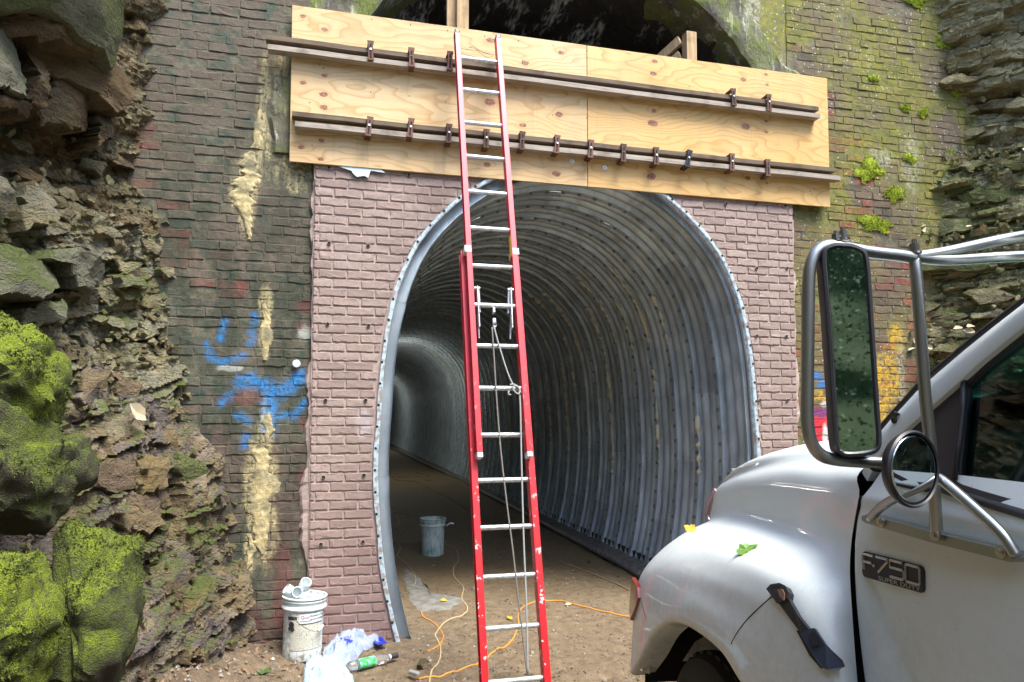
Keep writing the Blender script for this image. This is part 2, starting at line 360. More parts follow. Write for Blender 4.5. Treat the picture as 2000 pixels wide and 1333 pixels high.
c = g.mix(g.mr(n3, .55, .75), c, (.30, .245, .175)); c = g.mix(g.mr(n3, .42, .27), c, (.07, .048, .03))
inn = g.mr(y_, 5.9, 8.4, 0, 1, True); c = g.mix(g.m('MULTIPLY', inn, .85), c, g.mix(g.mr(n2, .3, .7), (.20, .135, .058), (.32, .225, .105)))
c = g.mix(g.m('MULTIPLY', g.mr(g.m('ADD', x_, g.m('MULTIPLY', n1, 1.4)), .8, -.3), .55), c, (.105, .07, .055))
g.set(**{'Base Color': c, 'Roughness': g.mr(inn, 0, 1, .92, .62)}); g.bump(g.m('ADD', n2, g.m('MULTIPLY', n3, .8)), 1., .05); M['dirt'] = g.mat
g = G('cement spill', .7); n = g.noise(12, 5); g.set(**{'Base Color': g.mix(g.mr(n, .35, .65), (.15, .135, .105), (.255, .255, .235))}); g.bump(n, .4, .01); M['cement'] = g.mat
g = G('footing concrete', .9); n = g.noise(15, 6); g.set(**{'Base Color': g.mix(g.mr(n, .35, .7), (.10, .09, .075), (.22, .205, .175))}); g.bump(n, .8, .02); M['footing'] = g.mat

g = G('galvanised liner', .46, .5); n = g.noise(3, 4); n2 = g.noise(1., 5, g.scl(g.pos(), (9, 9, 1.2)), .6); n3 = g.noise(60, 4)
c = g.mix(g.mr(n, .35, .65), (.40, .475, .51), (.58, .67, .72)); c = g.mix(g.m('MULTIPLY', g.mr(n2, .5, .72), .5), c, (.17, .19, .20))
c = g.mix(g.m('MULTIPLY', g.mr(g.noise(16, 5, rough=.7), .6, .72), .4), c, (.55, .57, .55))
yy = g.xyz(g.pos())[1]; tone = g.m('MULTIPLY_ADD', g.rnd(), .30, .80)
c = g.mix(1., c, g.comb(tone, tone, tone), 'MULTIPLY')
g.set(**{'Base Color': c, 'Roughness': g.mr(n3, .3, .7, .46, .66)}); g.bump(g.m('ADD', n, n3), .15, .01); M['liner'] = g.mat
g = G('liner bolt', .45, .8, (.33, .35, .36)); M['bolt'] = g.mat
g = G('flange', .5, .25); n = g.noise(22, 5); g.set(**{'Base Color': g.mix(g.mr(n, .45, .62), (.55, .70, .77), (.36, .30, .26))}); g.bump(n, .4, .004); M['flange'] = g.mat
g = G('hole', .9, 0, (.012, .012, .013)); M['hole'] = g.mat
g = G('joint sealant', .8); n = g.noise(40, 3); g.set(**{'Base Color': g.mix(n, (.60, .56, .42), (.80, .75, .60))}); M['seal'] = g.mat
g = G('old vault', .95); n = g.noise(1., 5, g.scl(g.pos(), (2.5, .8, 2.5)), .7); n2 = g.noise(20, 5)
c = g.mix(g.mr(n2, .35, .7), (.030, .022, .018), (.055, .042, .034)); lime = g.m('MULTIPLY', g.mr(n, .545, .62), g.mr(g.noise(1., 4, g.scl(g.pos(), (30, 7, 7))), .40, .6))
c = g.mix(lime, c, (.70, .68, .62)); g.set(**{'Base Color': c}); g.bump(n2, .8, .02); M['vault'] = g.mat
g = G('arch render', .95); n = g.noise(5, 5); n2 = g.noise(1., 6, g.scl(g.pos(), (12, 12, 3)), .7)
c = g.ramp(n, [(.32, (.09, .085, .065)), (.48, (.16, .15, .10)), (.6, (.14, .17, .045)), (.75, (.17, .20, .03))]); c = g.mix(g.mr(n2, .54, .68), c, (.55, .54, .42))
g.set(**{'Base Color': c}); g.bump(g.m('ADD', n2, n), 1., .04); M['archring'] = g.mat

def plywood(name, base, knots, seed):
    """rotary-cut face veneer: growth rings that flow round each knot"""
    g = G(name, .62); x, y, z = g.xyz(g.pos()); w = None; kd = None
    for (kx, kz, r) in knots:
        d = g.vm('MULTIPLY', g.vm('SUBTRACT', g.pos(), (kx, 0, kz)).outputs[0], (.62/r, 0, 1/r)).outputs[0]
        L = g.vm('LENGTH', d).outputs['Value']; e = g.m('DIVIDE', 1.05, g.m('MULTIPLY_ADD', g.m('MULTIPLY', L, L), .30, 1.))
        w = e if w is None else g.m('ADD', w, e); kd = L if kd is None else g.m('MINIMUM', kd, L)
    warp = g.noise(1., 3, g.comb(g.m('MULTIPLY', x, .75), seed, g.m('MULTIPLY', z, 2.4)), .5)
    ph = g.m('MULTIPLY_ADD', warp, 15., g.m('MULTIPLY', z, 11.)); ph = g.m('ADD', ph, w)
    fr = g.m('FRACT', ph); ring = g.mr(fr, .5, 1., 0, 1); ring = g.m('MULTIPLY', ring, g.mr(fr, 1., .93))
    fine = g.noise(1., 5, g.scl(g.pos(), (3, 1, 95)), .65); blot = g.noise(1.7, 3)
    c = g.mix(g.mr(blot, .35, .65), base, (base[0]*.95, base[1]*.88, base[2]*.76))
    c = g.mix(g.m('MULTIPLY', g.m('POWER', ring, 1.5), .85), c, (base[0]*.70, base[1]*.52, base[2]*.30))
    c = g.mix(g.m('MULTIPLY', g.mr(fine, .5, .75), .28), c, (base[0]*.60, base[1]*.45, base[2]*.28))
    kn = g.mr(g.m('ADD', kd, g.m('MULTIPLY', g.noise(40, 3), .5)), 1.05, .85)
    c = g.mix(g.m('MULTIPLY', g.mr(kd, 2.0, .9), .25), c, (.55, .30, .11))
    c = g.mix(kn, c, g.mix(g.mr(g.noise(80, 4), .4, .6), (.16, .055, .03), (.40, .18, .10)))
    dirty = g.m('MULTIPLY', g.mr(g.noise(3.1, 6, rough=.7), .5, .72), .34); c = g.mix(dirty, c, (.33, .25, .14)); c = g.mix(g.m('MULTIPLY', g.mr(g.noise(1., 4, g.scl(g.pos(), (26, 1, 2.2)), .6), .60, .70), .22), c, (.30, .24, .15))
    spk = g.mr(g.vor(9.), .035, .02); c = g.mix(spk, c, (.05, .03, .02))
    g.set(**{'Base Color': c}); g.bump(g.m('ADD', ring, fine), .12, .004); return g.mat
def timber(name, a, b, scale=(2.5, 60, 60)):
    g = G(name, .85); n = g.noise(1., 5, g.scl(g.pos(), scale), .65); n2 = g.noise(6, 4)
    c = g.mix(g.mr(n, .35, .68), a, b); c = g.mix(g.m('MULTIPLY', g.mr(n2, .52, .7), .6), c, (a[0]*.4, a[1]*.36, a[2]*.32))
    g.set(**{'Base Color': c}); g.bump(n, .3, .004); return g.mat
M['wale'] = timber('weathered brown timber', (.105, .075, .048), (.20, .15, .10))
M['walegrey'] = timber('weathered grey timber', (.27, .23, .185), (.46, .40, .33))
M['post'] = timber('pale post timber', (.36, .24, .12), (.56, .40, .22), (50, 50, 3))
M['darkboard'] = timber('wet dark board', (.045, .035, .026), (.09, .07, .05), (40, 3, 40))
g = G('rusty clamp', .8, .35); n = g.noise(35, 5); g.set(**{'Base Color': g.ramp(g.m('ADD', n, g.m('MULTIPLY', g.rnd(), .35)), [(.3, (.05, .038, .034)), (.6, (.13, .072, .052)), (.9, (.20, .11, .08))])}); g.bump(n, .5, .004); M['rust'] = g.mat

g = G('red fibreglass', .42); n = g.noise(1., 5, g.scl(g.pos(), (30, 30, 6)), .6); zz = g.xyz(g.pos())[2]
c = g.mix(g.mr(n, .4, .7), (.58, .014, .020), (.45, .010, .015))
c = g.mix(g.mr(zz, 1.4, 4.5, 0, .40), c, (.62, .07, .14))
spl = g.m('MULTIPLY', g.mr(g.noise(24, 4, rough=.6), .615, .64), g.mr(zz, 2.2, .5)); c = g.mix(spl, c, (.70, .55, .52))
g.set(**{'Base Color': c}); M['ladder'] = g.mat
g = G('aluminium', .42, .55); n = g.noise(30, 4); g.set(**{'Base Color': g.mix(g.mr(n, .5, .7), (.62, .68, .70), (.40, .40, .37))}); M['alu'] = g.mat
M['rope'] = G('rope', .9, 0, (.27, .275, .265)).mat; M['ropedark'] = G('dirty rope', .9, 0, (.16, .15, .13)).mat
M['black'] = G('black plastic', .45, 0, (.018, .019, .023)).mat; M['rubber'] = G('tyre rubber', .85, 0, (.02, .02, .02)).mat
M['yellow'] = G('warning sticker', .5, 0, (.75, .50, .03)).mat
g = G('bucket plastic', .5); n = g.noise(30, 6, rough=.7); zz = g.xyz(g.pos())[2]
c = g.mix(g.m('MULTIPLY', g.mr(n, .48, .62), g.mr(zz, .36, .15)), (.66, .72, .71), (.30, .27, .20)); g.set(**{'Base Color': c}); M['bucket'] = g.mat
g = G('printed label', .6); n = g.vor(70, g.scl(g.pos(), (1, 1, 2.2))); c = g.mix(g.mr(n, .35, .25), (.58, .57, .47), (.15, .145, .12)); c = g.mix(g.mr(g.noise(16, 4), .5, .62), c, (.55, .54, .44)); g.set(**{'Base Color': c}); M['print'] = g.mat
M['ink'] = G('black print', .6, 0, (.025, .025, .028)).mat; M['redink'] = G('red print', .6, 0, (.5, .04, .06)).mat
g = G('green splashed bucket', .6); n = g.noise(1., 6, g.scl(g.pos(), (18, 18, 7)), .7); c = g.ramp(n, [(.32, (.06, .28, .17)), (.43, (.40, .55, .48)), (.56, (.66, .72, .68))]); g.set(**{'Base Color': c}); M['gbucket'] = g.mat
M['pvc'] = G('white pvc', .35, 0, (.72, .78, .79)).mat
g = G('plastic bag', .28, 0, (.44, .64, .76)); g.set(Transmission_Weight=.1, IOR=1.25); g.bump(g.noise(18, 5, rough=.6, dist=1.), .7, .02); M['bag'] = g.mat
g = G('clear bag', .2, 0, (.50, .60, .80)); g.set(Transmission_Weight=.45, IOR=1.2); g.bump(g.noise(22, 5, rough=.6, dist=1.), .7, .02); M['clearbag'] = g.mat
M['blueprint'] = G('blue bag print', .35, 0, (.015, .04, .48)).mat
M['pet'] = G('clear bottle', .05, 0, (.86, .90, .90), Transmission_Weight=.9, IOR=1.3).mat
g = G('green bottle label', .4, 0); g.set(**{'Base Color': g.mix(g.mr(g.noise(30, 3), .42, .55), (.03, .55, .06), (.25, .62, .50))}); M['glabel'] = g.mat
M['cream'] = G('cream cord', .6, 0, (.50, .38, .20)).mat; M['orange'] = G('orange cord', .5, 0, (.62, .27, .05)).mat; M['tan'] = G('muddy cord', .8, 0, (.36, .24, .12)).mat
g = G('muddy black pipe', .6); n = g.noise(20, 6, rough=.7); g.set(**{'Base Color': g.mix(g.mr(n, .4, .65), (.045, .045, .047), (.24, .22, .20))}); g.bump(n, .4, .006); M['pipe'] = g.mat
M['jug'] = G('blue jug', .4, 0, (.03, .12, .42)).mat
g = G('green leaf', .5); n = g.noise(90, 3); g.set(**{'Base Color': g.mix(g.mr(n, .5, .68), (.10, .24, .025), (.10, .06, .025))}); M['gleaf'] = g.mat
M['yleaf'] = G('yellow leaf', .6, 0, (.62, .38, .03)).mat; M['bleaf'] = G('brown leaf', .7, 0, (.19, .12, .06)).mat; M['pleaf'] = G('pale leaf', .7, 0, (.50, .42, .27)).mat
g = G('gravel bits', .9); g.set(**{'Base Color': g.ramp(g.noise(7, 2, g.loc()), [(.3, (.09, .07, .05)), (.5, (.19, .155, .115)), (.66, (.33, .30, .25)), (.75, (.58, .56, .50))])}); M['gravel'] = g.mat

g = G('white truck paint', .6); nn_ = g.noise(40, 5, rough=.7); zt_ = g.xyz(g.pos())[2]
c = g.mix(g.mr(g.noise(3, 5, rough=.6), .45, .75), (.70, .76, .75), (.675, .735, .72)); dm = g.m('MULTIPLY', g.mr(zt_, 1.45, .7), g.mr(g.noise(24, 7, rough=.78), .42, .66))
c = g.mix(g.m('MULTIPLY', dm, .5), c, (.33, .30, .24)); c = g.mix(g.m('MULTIPLY', g.mr(g.noise(150, 3), .66, .72), .35), c, (.25, .23, .19))
g.set(Specular_IOR_Level=.3, Coat_Weight=.35, Coat_Roughness=g.mr(nn_, .3, .7, .03, .10), **{'Base Color': c}); M['paint'] = g.mat
g = G('lime crust', .95); n = g.noise(30, 6, rough=.7); n2_ = g.noise(9, 4); g.set(**{'Base Color': g.mix(g.mr(n2_, .4, .62), g.mix(g.mr(n, .35, .62), (.34, .27, .11), (.66, .55, .30)), (.24, .22, .13))}); g.bump(n, 1., .012); M['lime'] = g.mat
M['seam'] = G('panel shadow gap', .9, 0, (.015, .015, .016)).mat
M['trim'] = G('dark window trim', .35, 0, (.035, .033, .038)).mat
M['chrome'] = G('polished steel', .22, 1., (.58, .56, .53)).mat; M['steel'] = G('dark steel tube', .32, .95, (.36, .37, .35)).mat
M['mirror'] = G('mirror glass', .02, 1., (.80, .84, .84)).mat
g = G('tinted glass'); _t = g.nd('BsdfTransparent', [(0, (.22, .50, .42, 1))]).outputs[0]; _gl = g.nd('BsdfGlossy', [('Color', (.9, .95, .95, 1)), ('Roughness', .02)]).outputs[0]
_mx = g.nd('MixShader', [(0, g.m('MULTIPLY_ADD', g.m('POWER', g.nd('LayerWeight', [(0, .5)]).outputs[1], 3.), .75, .07))]); g.nt.links.new(_t, _mx.inputs[1]); g.nt.links.new(_gl, _mx.inputs[2])
g.nt.links.new(_mx.outputs[0], g.nt.nodes['Material Output'].inputs[0]); M['glass'] = g.mat
M['lens'] = G('amber marker lens', .15, 0, (.22, .035, .025), Coat_Weight=.6).mat
M['lamplens'] = G('headlamp lens', .1, 0, (.35, .20, .20), Coat_Weight=.8).mat
M['cabin'] = G('grey cabin trim', .7, 0, (.06, .075, .075)).mat; M['seat'] = G('seat cloth', .9, 0, (.07, .08, .08)).mat
M['badge'] = G('badge silver', .35, .8, (.45, .44, .40)).mat; M['badgered'] = G('badge dark red', .5, .2, (.10, .03, .04)).mat
g = G('lamp glow', .5, 0, (.9, .9, .85)); g.set(**{'Emission Color': (1, .93, .80, 1), 'Emission Strength': 60.}); M['glow'] = g.mat
M['paper'] = G('torn white foam', .8, 0, (.62, .76, .79)).mat
g = G('leaf canopy', .7); g.set(**{'Base Color': g.ramp(g.noise(3, 3), [(.3, (.02, .045, .008)), (.6, (.05, .11, .015)), (.8, (.09, .16, .02))])}); M['leaves'] = g.mat
M['bark'] = G('bark', .9, 0, (.09, .07, .05)).mat
# ================================================================ ground
XC = 2.04                                    # tunnel centre line
PROF = [(0, 3.875), (.2, 3.862), (.4, 3.82), (.6, 3.755), (.786, 3.67), (1.06, 3.465), (1.33, 3.16), (1.49, 2.83), (1.575, 2.5), (1.625, 2.15), (1.648, 1.79), (1.668, 1.40), (1.655, 1.0), (1.60, .5), (1.50, .05), (1.44, -.12)]
_ph = np.array(PROF)
def half_w(z): return float(np.interp(z, _ph[::-1, 1], _ph[::-1, 0]))
def ground_z(P):
    P = np.asarray(P, float); x, y = P[..., 0], P[..., 1]; q = np.stack([x, y, 0*x], -1)
    rough = np.clip((6.2-y)/1.5, .25, 1)
    near = np.clip((9-np.hypot(x-1, y-4))/6, 0, 1)
    z = .035*fbm(q*1.6, 2, 5)+rough*near*(.046*fbm(q*6, 3, 9)+.030*np.abs(fbm(q*17, 3, 3)))
    bank = np.clip((.15-x)/.8, 0, 1)*np.clip((7-y)/2, 0, 1)*np.clip((y-2)/1.5, 0, 1)
    z = z+bank*(.10+.10*fbm(q*4, 3, 2))
    foot = np.clip((x-3.22)/.22, 0, 1)*(y > 5.4)*np.clip((4.2-x)/.3, 0, 1)
    return z+.035*foot
def gz(x, y): return float(ground_z(np.array([x, y])))
xs = np.concatenate([np.linspace(-60, -3, 12), np.linspace(-2.8, 4.6, 300), np.linspace(5, 60, 12)])
ys = np.concatenate([np.linspace(-60, 1.5, 14), np.linspace(1.8, 7.2, 250), np.geomspace(7.25, 14, 130), np.linspace(14.5, 60, 24)])
gx, gy = np.meshgrid(xs, ys, indexing='ij'); gp = np.stack([gx, gy], -1)
gv = np.concatenate([gp, ground_z(gp)[..., None]], -1).reshape(-1, 3)
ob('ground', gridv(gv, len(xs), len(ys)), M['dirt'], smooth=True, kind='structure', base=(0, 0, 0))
# ================================================================ old portal: brick abutments either side of the vault mouth
AX, AZ, AR = 2.017, 3.778, 2.135             # vault mouth: centre, springing, radius
PL, PR = AX-AR, AX+AR
def clip(poly, a, b, keep):
    """keep the part of an (x, z) polygon on one side of the line a-b"""
    out = []; n = len(poly)
    def sd(p): return ((b[0]-a[0])*(p[1]-a[1])-(b[1]-a[1])*(p[0]-a[0]))*keep
    for i in range(n):
        p, q = poly[i], poly[(i+1) % n]; sp, sq = sd(p), sd(q)
        if sp >= 0: out.append(p)
        if sp*sq < 0: t = sp/(sp-sq); out.append((p[0]+t*(q[0]-p[0]), p[1]+t*(q[1]-p[1])))
    return out
def brick_mesh(poly, yf, depth, ch, seed, rough=.004, n=10, bow=.0):
    """rough-edged brick: irregular outline, worn arris, slightly uneven face (faces -Y)"""
    rg = np.random.default_rng(seed); P = np.array(poly, float); m = len(P)
    L = np.linalg.norm(np.roll(P, -1, 0)-P, axis=1); k = np.maximum(1, np.round(L/L.sum()*n)).astype(int); Q = []
    for i in range(m):
        for t in range(k[i]): Q.append(P[i]+(P[(i+1) % m]-P[i])*(t/k[i]))
    Q = np.array(Q); c = P.mean(0); n = len(Q); Q = Q+rg.normal(0, rough, Q.shape)
    d = c-Q; dl = np.linalg.norm(d, axis=1, keepdims=True)+1e-9; ext = P.max(0)-P.min(0)
    I = Q+np.sign(d)*np.minimum(ch*rg.uniform(.7, 1.6, (n, 1)), np.abs(d)*.6)
    tilt = rg.normal(0, .012, 2); yfr = yf+(I-c)@tilt+rg.normal(0, rough*.4, n)
    V = [(q[0], yf+depth, q[1]) for q in Q]+[(q[0], yf+ch*.75, q[1]) for q in Q]+[(I[j][0], yfr[j]-bow, I[j][1]) for j in range(n)]
    F = [(j, n+j, n+(j+1) % n, (j+1) % n) for j in range(n)]+[(n+j, 2*n+j, 2*n+(j+1) % n, n+(j+1) % n) for j in range(n)]+[tuple(2*n+j for j in range(n))[::-1]]
    return V, [f[::-1] for f in F]
def wall_bricks(parent, x0, x1, z0, z1, mat, side, limit, keepf, bh=.073, bl=.212):
    """courses of single bricks; the limit most visible are parts of their own, the rest one joined part"""
    todo = []; row = 0; z = z0; rg = np.random.default_rng(3 if side == 'L' else 4)
    while z < z1:
        x = x0-(row % 2)*bl*.5-rg.uniform(0, .05)
        while x < x1:
            w = bl*rg.uniform(.93, 1.06)*(1 if rg.random() > .14 else .52)
            wob = .006*sin(x*3+row)
            a, b, c, d = max(x, x0)+.0045, min(x+w, x1)-.0045, z+.0055+wob, z+bh-.0055+wob
            if b-a > .03 and keepf((a+b)/2, (c+d)/2): todo.append([(a, c), (b, c), (b, d), (a, d)])
            x += w
        z += bh*rg.uniform(.97, 1.03); row += 1
    def score(p):
        X = (p[0][0]+p[1][0])/2; Z = (p[0][1]+p[2][1])/2; v = np.array([X, YW, Z])-CAM
        d = v@_f; sx, sy = CXP+FPX*(v@_r)/d, CYP-FPX*(v@_u)/d
        vis = -40 < sx < 2040 and -40 < sy < 1373 and not (side == 'R' and sy > 880) and not (4.0 > X > .0 and Z < 4.9)
        return (0 if vis else 50)+abs(Z-2.6)*.1+d
    todo.sort(key=score); rest = []
    for i, p in enumerate(todo):
        if rg.random() < .006: continue
        yo = YW+rg.normal(0, .002)+(.010 if rg.random() < .05 else 0)
        vf = brick_mesh(p, yo, .05, rg.uniform(.0015, .0045), 100+i+(9000 if side == 'R' else 0), .0028)
        if i < limit: ob('brick', vf, mat, parent)
        else: rest.append(vf)
    if rest: ob('brick', cat_(rest), mat, parent, kind='stuff')
ZTOP = 8.2
wl = thing('brick_wall', (-1.0, YW, 0), 'old weathered red brick portal wall left of the tunnel, with blue graffiti and yellow lime streaks', 'wall')
ob('mortar_bed', box(((-3.2+PL)/2, YW+.3145, ZTOP/2-.2), (PL+3.2, .62, ZTOP+.4)), M['mortL'], wl)
RING = AR+.42
def keepL(x, z): return x < PL-.01 and not (z > 3.5 and math.hypot(x-AX, z-AZ) < RING+.03)
wall_bricks(wl, -1.75, PL, .0, 5.6, M['brickL'], 'L', 298, keepL)
wr = thing('brick_wall', (5.2, YW, 0), 'old brick portal wall right of the tunnel, filmed with green moss and spotted with lichen', 'wall')
ob('mortar_bed', box(((PR+8.5)/2, YW+.3145, ZTOP/2-.2), (8.5-PR, .62, ZTOP+.4)), M['mortR'], wr)
def keepR(x, z): return x > PR+.01 and not (z > 3.5 and math.hypot(x-AX, z-AZ) < RING+.03)
wall_bricks(wr, PR, 6.75, 1.55, 6.35, M['brickR'], 'R', 298, keepR)
# wall above the mouth, and the rendered arch ring that borders it
def arch_pts(R, n, a0=pi, a1=0): return [(AX+R*cos(a0+(a1-a0)*i/n), AZ+R*sin(a0+(a1-a0)*i/n)) for i in range(n+1)]
V = []; F = []; A = arch_pts(AR, 48)
for (x, z) in A: V += [(x, YW+.012, z), (x, YW+.012, ZTOP), (x, YW+.62, z), (x, YW+.62, ZTOP)]
for i in range(48):
    a = 4*i; b = a+4; F += [(a, b, b+1, a+1), (a+2, a+3, b+3, b+2), (a, a+2, b+2, b)]
ob('spandrel_wall', (V, F), M['mortR'], wr)
for par, a0, a1 in ((wl, pi*1.0, pi*.56), (wr, pi*.56, 0)):
    V = []; F = []; n = 60; m = 9
    for i in range(n+1):
        a = a0+(a1-a0)*i/n
        for j in range(m):
            r = AR-.02+(.42+.10*vnoise(np.array([a*9, 0, par is wl]), 4))*j/(m-1); r += .010*float(vnoise(np.array([a*22, 1., 7.]), 2))*(j == 0); x, z = AX+r*cos(a), AZ+r*sin(a)
            nz = fbm(np.array([x*7, 3., z*7]), 4, 8)*.05*min(1, j/2)
            r2 = 0 if j == m-1 else .035
            V.append((x+nz*.4, YW-.012*(j < m-1)-nz*.5+(.02 if j in (0, m-1) else 0)-r2*.3, z+nz*.6))
    for i in range(n):
        for j in range(m-1): F.append((i*m+j, i*m+j+1, (i+1)*m+j+1, (i+1)*m+j))
        F.append((i*m, (i+1)*m, len(V)+i+1, len(V)+i))
    for i in range(n+1):
        a = a0+(a1-a0)*i/n; rr = AR-.02+.008*vnoise(np.array([a*30, 1., 2.]), 2); V.append((AX+rr*cos(a), YW+.3, AZ+rr*sin(a)))
    ob('arch_ring', (V, F), M['archring'], par, smooth=35)
# old vault behind
VL = 66.
V = []; F = []; prof = [(PL, -.2)]+[(PL, z) for z in (1., 2., 3.)]+arch_pts(AR, 40)+[(PR, z) for z in (3., 2., 1.)]+[(PR, -.2)]
ysv = np.concatenate([np.linspace(YW+.05, 14, 60), np.linspace(15, VL, 20)]); n = len(prof)
for y in ysv:
    for (x, z) in prof:
        k = .02*vnoise(np.array([x*6, y*6, z*6]), 6)+.012*round(vnoise(np.array([x*11, y*4.4, z*11]), 7)*1.5); V.append((x+k*(AX-x), y, z+k*(AZ-z)))
for i in range(len(ysv)-1):
    for j in range(n-1): F.append((i*n+j, (i+1)*n+j, (i+1)*n+j+1, i*n+j+1))
vault = ob('tunnel_vault', (V, F), M['vault'], kind='structure', base=(AX, YW, 0))
# hill over the tunnel
hx = np.linspace(-40, 40, 60); hy = np.linspace(YW+.55, 60, 40); hp = np.stack(np.meshgrid(hx, hy, indexing='ij'), -1)
hz = ZTOP+.05+.25*(hp[..., 1]-YW)*.5+.5*fbm(np.concatenate([hp*.3, hp[..., :1]*0], -1), 3, 2)-.2
ob('hillside', gridv(np.concatenate([hp, hz[..., None]], -1).reshape(-1, 3), 60, 40), M['bank'], kind='structure', smooth=True, base=(0, YW, ZTOP))
def rr(pts): return pts
ENDZ = [(XC-half_w(z), z) for z in np.linspace(-.12, 3.875, 20)]+[(XC+half_w(z), z) for z in np.linspace(3.875, -.12, 20)]
out = [prof[int(i)] for i in np.linspace(0, n-1, 40)]
V = [(x, VL-5.8, z) for x, z in out]; F = [tuple(range(40))]
ob('tunnel_end_blocker', (V, F), M['vault'], kind='structure')  # unseen wall added to shut daylight out of the far end
# crusts of lime that have run down over the old bricks
def crust(L, seed):
    P = crom([[*on_y(x, y, YW)[[0, 2]], on_y(x+w, y, YW)[0]-on_y(x, y, YW)[0]] for x, y, w in L], 16); n = len(P); m = 9; V = []
    for i, (x, z, w) in enumerate(P):
        for j in range(m):
            t = j/(m-1)*2-1; ed = w*(1+1.1*float(fbm(np.array([z*19, seed+np.sign(t)*3., 1.]), 5, seed)))
            yy = YW-.0045-.006*(1-t*t)*(1+float(vnoise(np.array([x*30, z*30, seed]), 2))) if abs(t) < .99 else YW+.006
            V.append((x+t*ed+.01*float(vnoise(np.array([z*9, seed, 5.]), 3)), yy, z))
    V, F = gridv(np.array(V), n, m); ob('lime_crust', (V, F), M['lime'], wl, smooth=True)
for k, L in enumerate([[(488, 296, 5), (486, 330, 20), (484, 360, 24), (478, 385, 22), (484, 430, 12), (486, 468, 4)], [(519, 586, 2), (518, 630, 8), (518, 660, 11), (520, 704, 4)], [(522, 805, 3), (525, 835, 9), (522, 872, 6)], [(506, 866, 8), (508, 920, 22), (510, 985, 24), (508, 1045, 17), (512, 1082, 5)], [(486, 1046, 4), (487, 1078, 8), (484, 1112, 3)], [(512, 200, 3), (505, 240, 7), (500, 290, 9)]]): crust(L, 11+k)
# ================================================================ new stamped-brick facing panels round the tunnel mouth
YP = 5.65
PZ0, PZ1 = .02, 4.0
def facing(side):
    sg = -1 if side == 'L' else 1; xo = PL-.015 if side == 'L' else 4.142
    t = thing('facing_panel', (xo-sg*.3, YP, 0), 'new mauve brick patterned facing panel left of the tunnel mouth, behind the white bucket' if side == 'L' else 'new mauve brick patterned facing panel between the tunnel mouth and the mirror', 'wall facing')
    zz = np.linspace(PZ0-.1, 3.86, 60); V = []; F = []
    for z in zz:
        xi = XC+sg*(half_w(z)+.012); xe = xo+.008*vnoise(np.array([z*8, 0., 1.]), 3)
        V += [(xe, YP+.0095, z), (xi, YP+.0095, z), (xe, YP+.14, z), (xi, YP+.14, z)]
    for i in range(59):
        a = 4*i; b = a+4; q = [(a, a+1, b+1, b), (a, b, b+2, a+2), (a+1, a+3, b+3, b+1)]
        F += q if sg < 0 else [f[::-1] for f in q]
    ob('joint_bed', (V, F), M['joint'], t)
    holes = [(643, 328), (799, 343), (643, 475), (719, 480), (640, 633), (720, 636), (636, 782), (714, 782), (632, 932), (711, 928), (627, 1063), (709, 1058)] if side == 'L' else [(1418, 398), (1476, 399), (1533, 403), (1478, 524), (1537, 524), (1478, 656), (1536, 657), (1484, 782), (1538, 782)]
    bl, bh, row, z = .216, .0714, 0, PZ0; rg = np.random.default_rng(11+sg)
    while z < 3.84:
        x = PL-1+(row % 2)*bl/2+(.05 if side == 'L' else .02); 
        while x < 4.3:
            a, b, c, d = x+.007, x+bl-.007, z+.007, z+bh-.007
            if side == 'L': a = max(a, xo+.004)
            else: b = min(b, xo-.004)
            x += bl
            if b-a < .02: continue
            poly = [(a, c), (b, c), (b, d), (a, d)]
            p1 = (XC+sg*(half_w(c)+.052), c); p2 = (XC+sg*(half_w(d)+.052), d)
            poly = clip(poly, p1, p2, 1 if sg < 0 else -1)
            if len(poly) < 3: continue
            Q = np.array(poly); e = Q.max(0)-Q.min(0)
            if e[0] < .025 or e[1] < .025 or d > 3.86: continue
            ob('brick', brick_mesh(poly, YP-rg.uniform(-.001, .001), .013, .0032, int(rg.integers(1e9)), .0022, 16), M['stamp'], t)
        z += bh; row += 1
    for (px, py) in holes:
        c = on_y(px, py, YP-.006); ob('anchor_hole', lathe([(.016, -.004), (.013, -.0065), (.0125, .012)], c, (0, 1, 0), 12, False), M['joint'], t)
        ob('anchor_hole', lathe([(.0128, 0), (.001, .001)], c-np.array([0, .0045, 0]), (0, 1, 0), 12), M['hole'], t)
    # ragged mortar lapping onto the old brick
    V = []; F = []; zs = np.linspace(0, 3.75, 110)
    for z in zs:
        w = max(.012, .030+.08*fbm(np.array([z*5, 0, sg+3.]), 4, 5)+(.03 if .6 < z < 1.9 and side == 'L' else 0)); xa = xo+sg*w
        V += [(xo-sg*.004, YP+.018, z), (xo+sg*w*.6, YP+.028+.01*vnoise(np.array([z*20, 1., sg]), 1), z), (xa, YW+.02, z)]
    for i in range(109):
        a = 3*i; q = [(a, a+1, a+4, a+3), (a+1, a+2, a+5, a+4)]; F += [f[::-1] for f in q] if sg < 0 else q
    ob('mortar_fillet', (V, F), M['joint'], t)
facing('L'); facing('R')
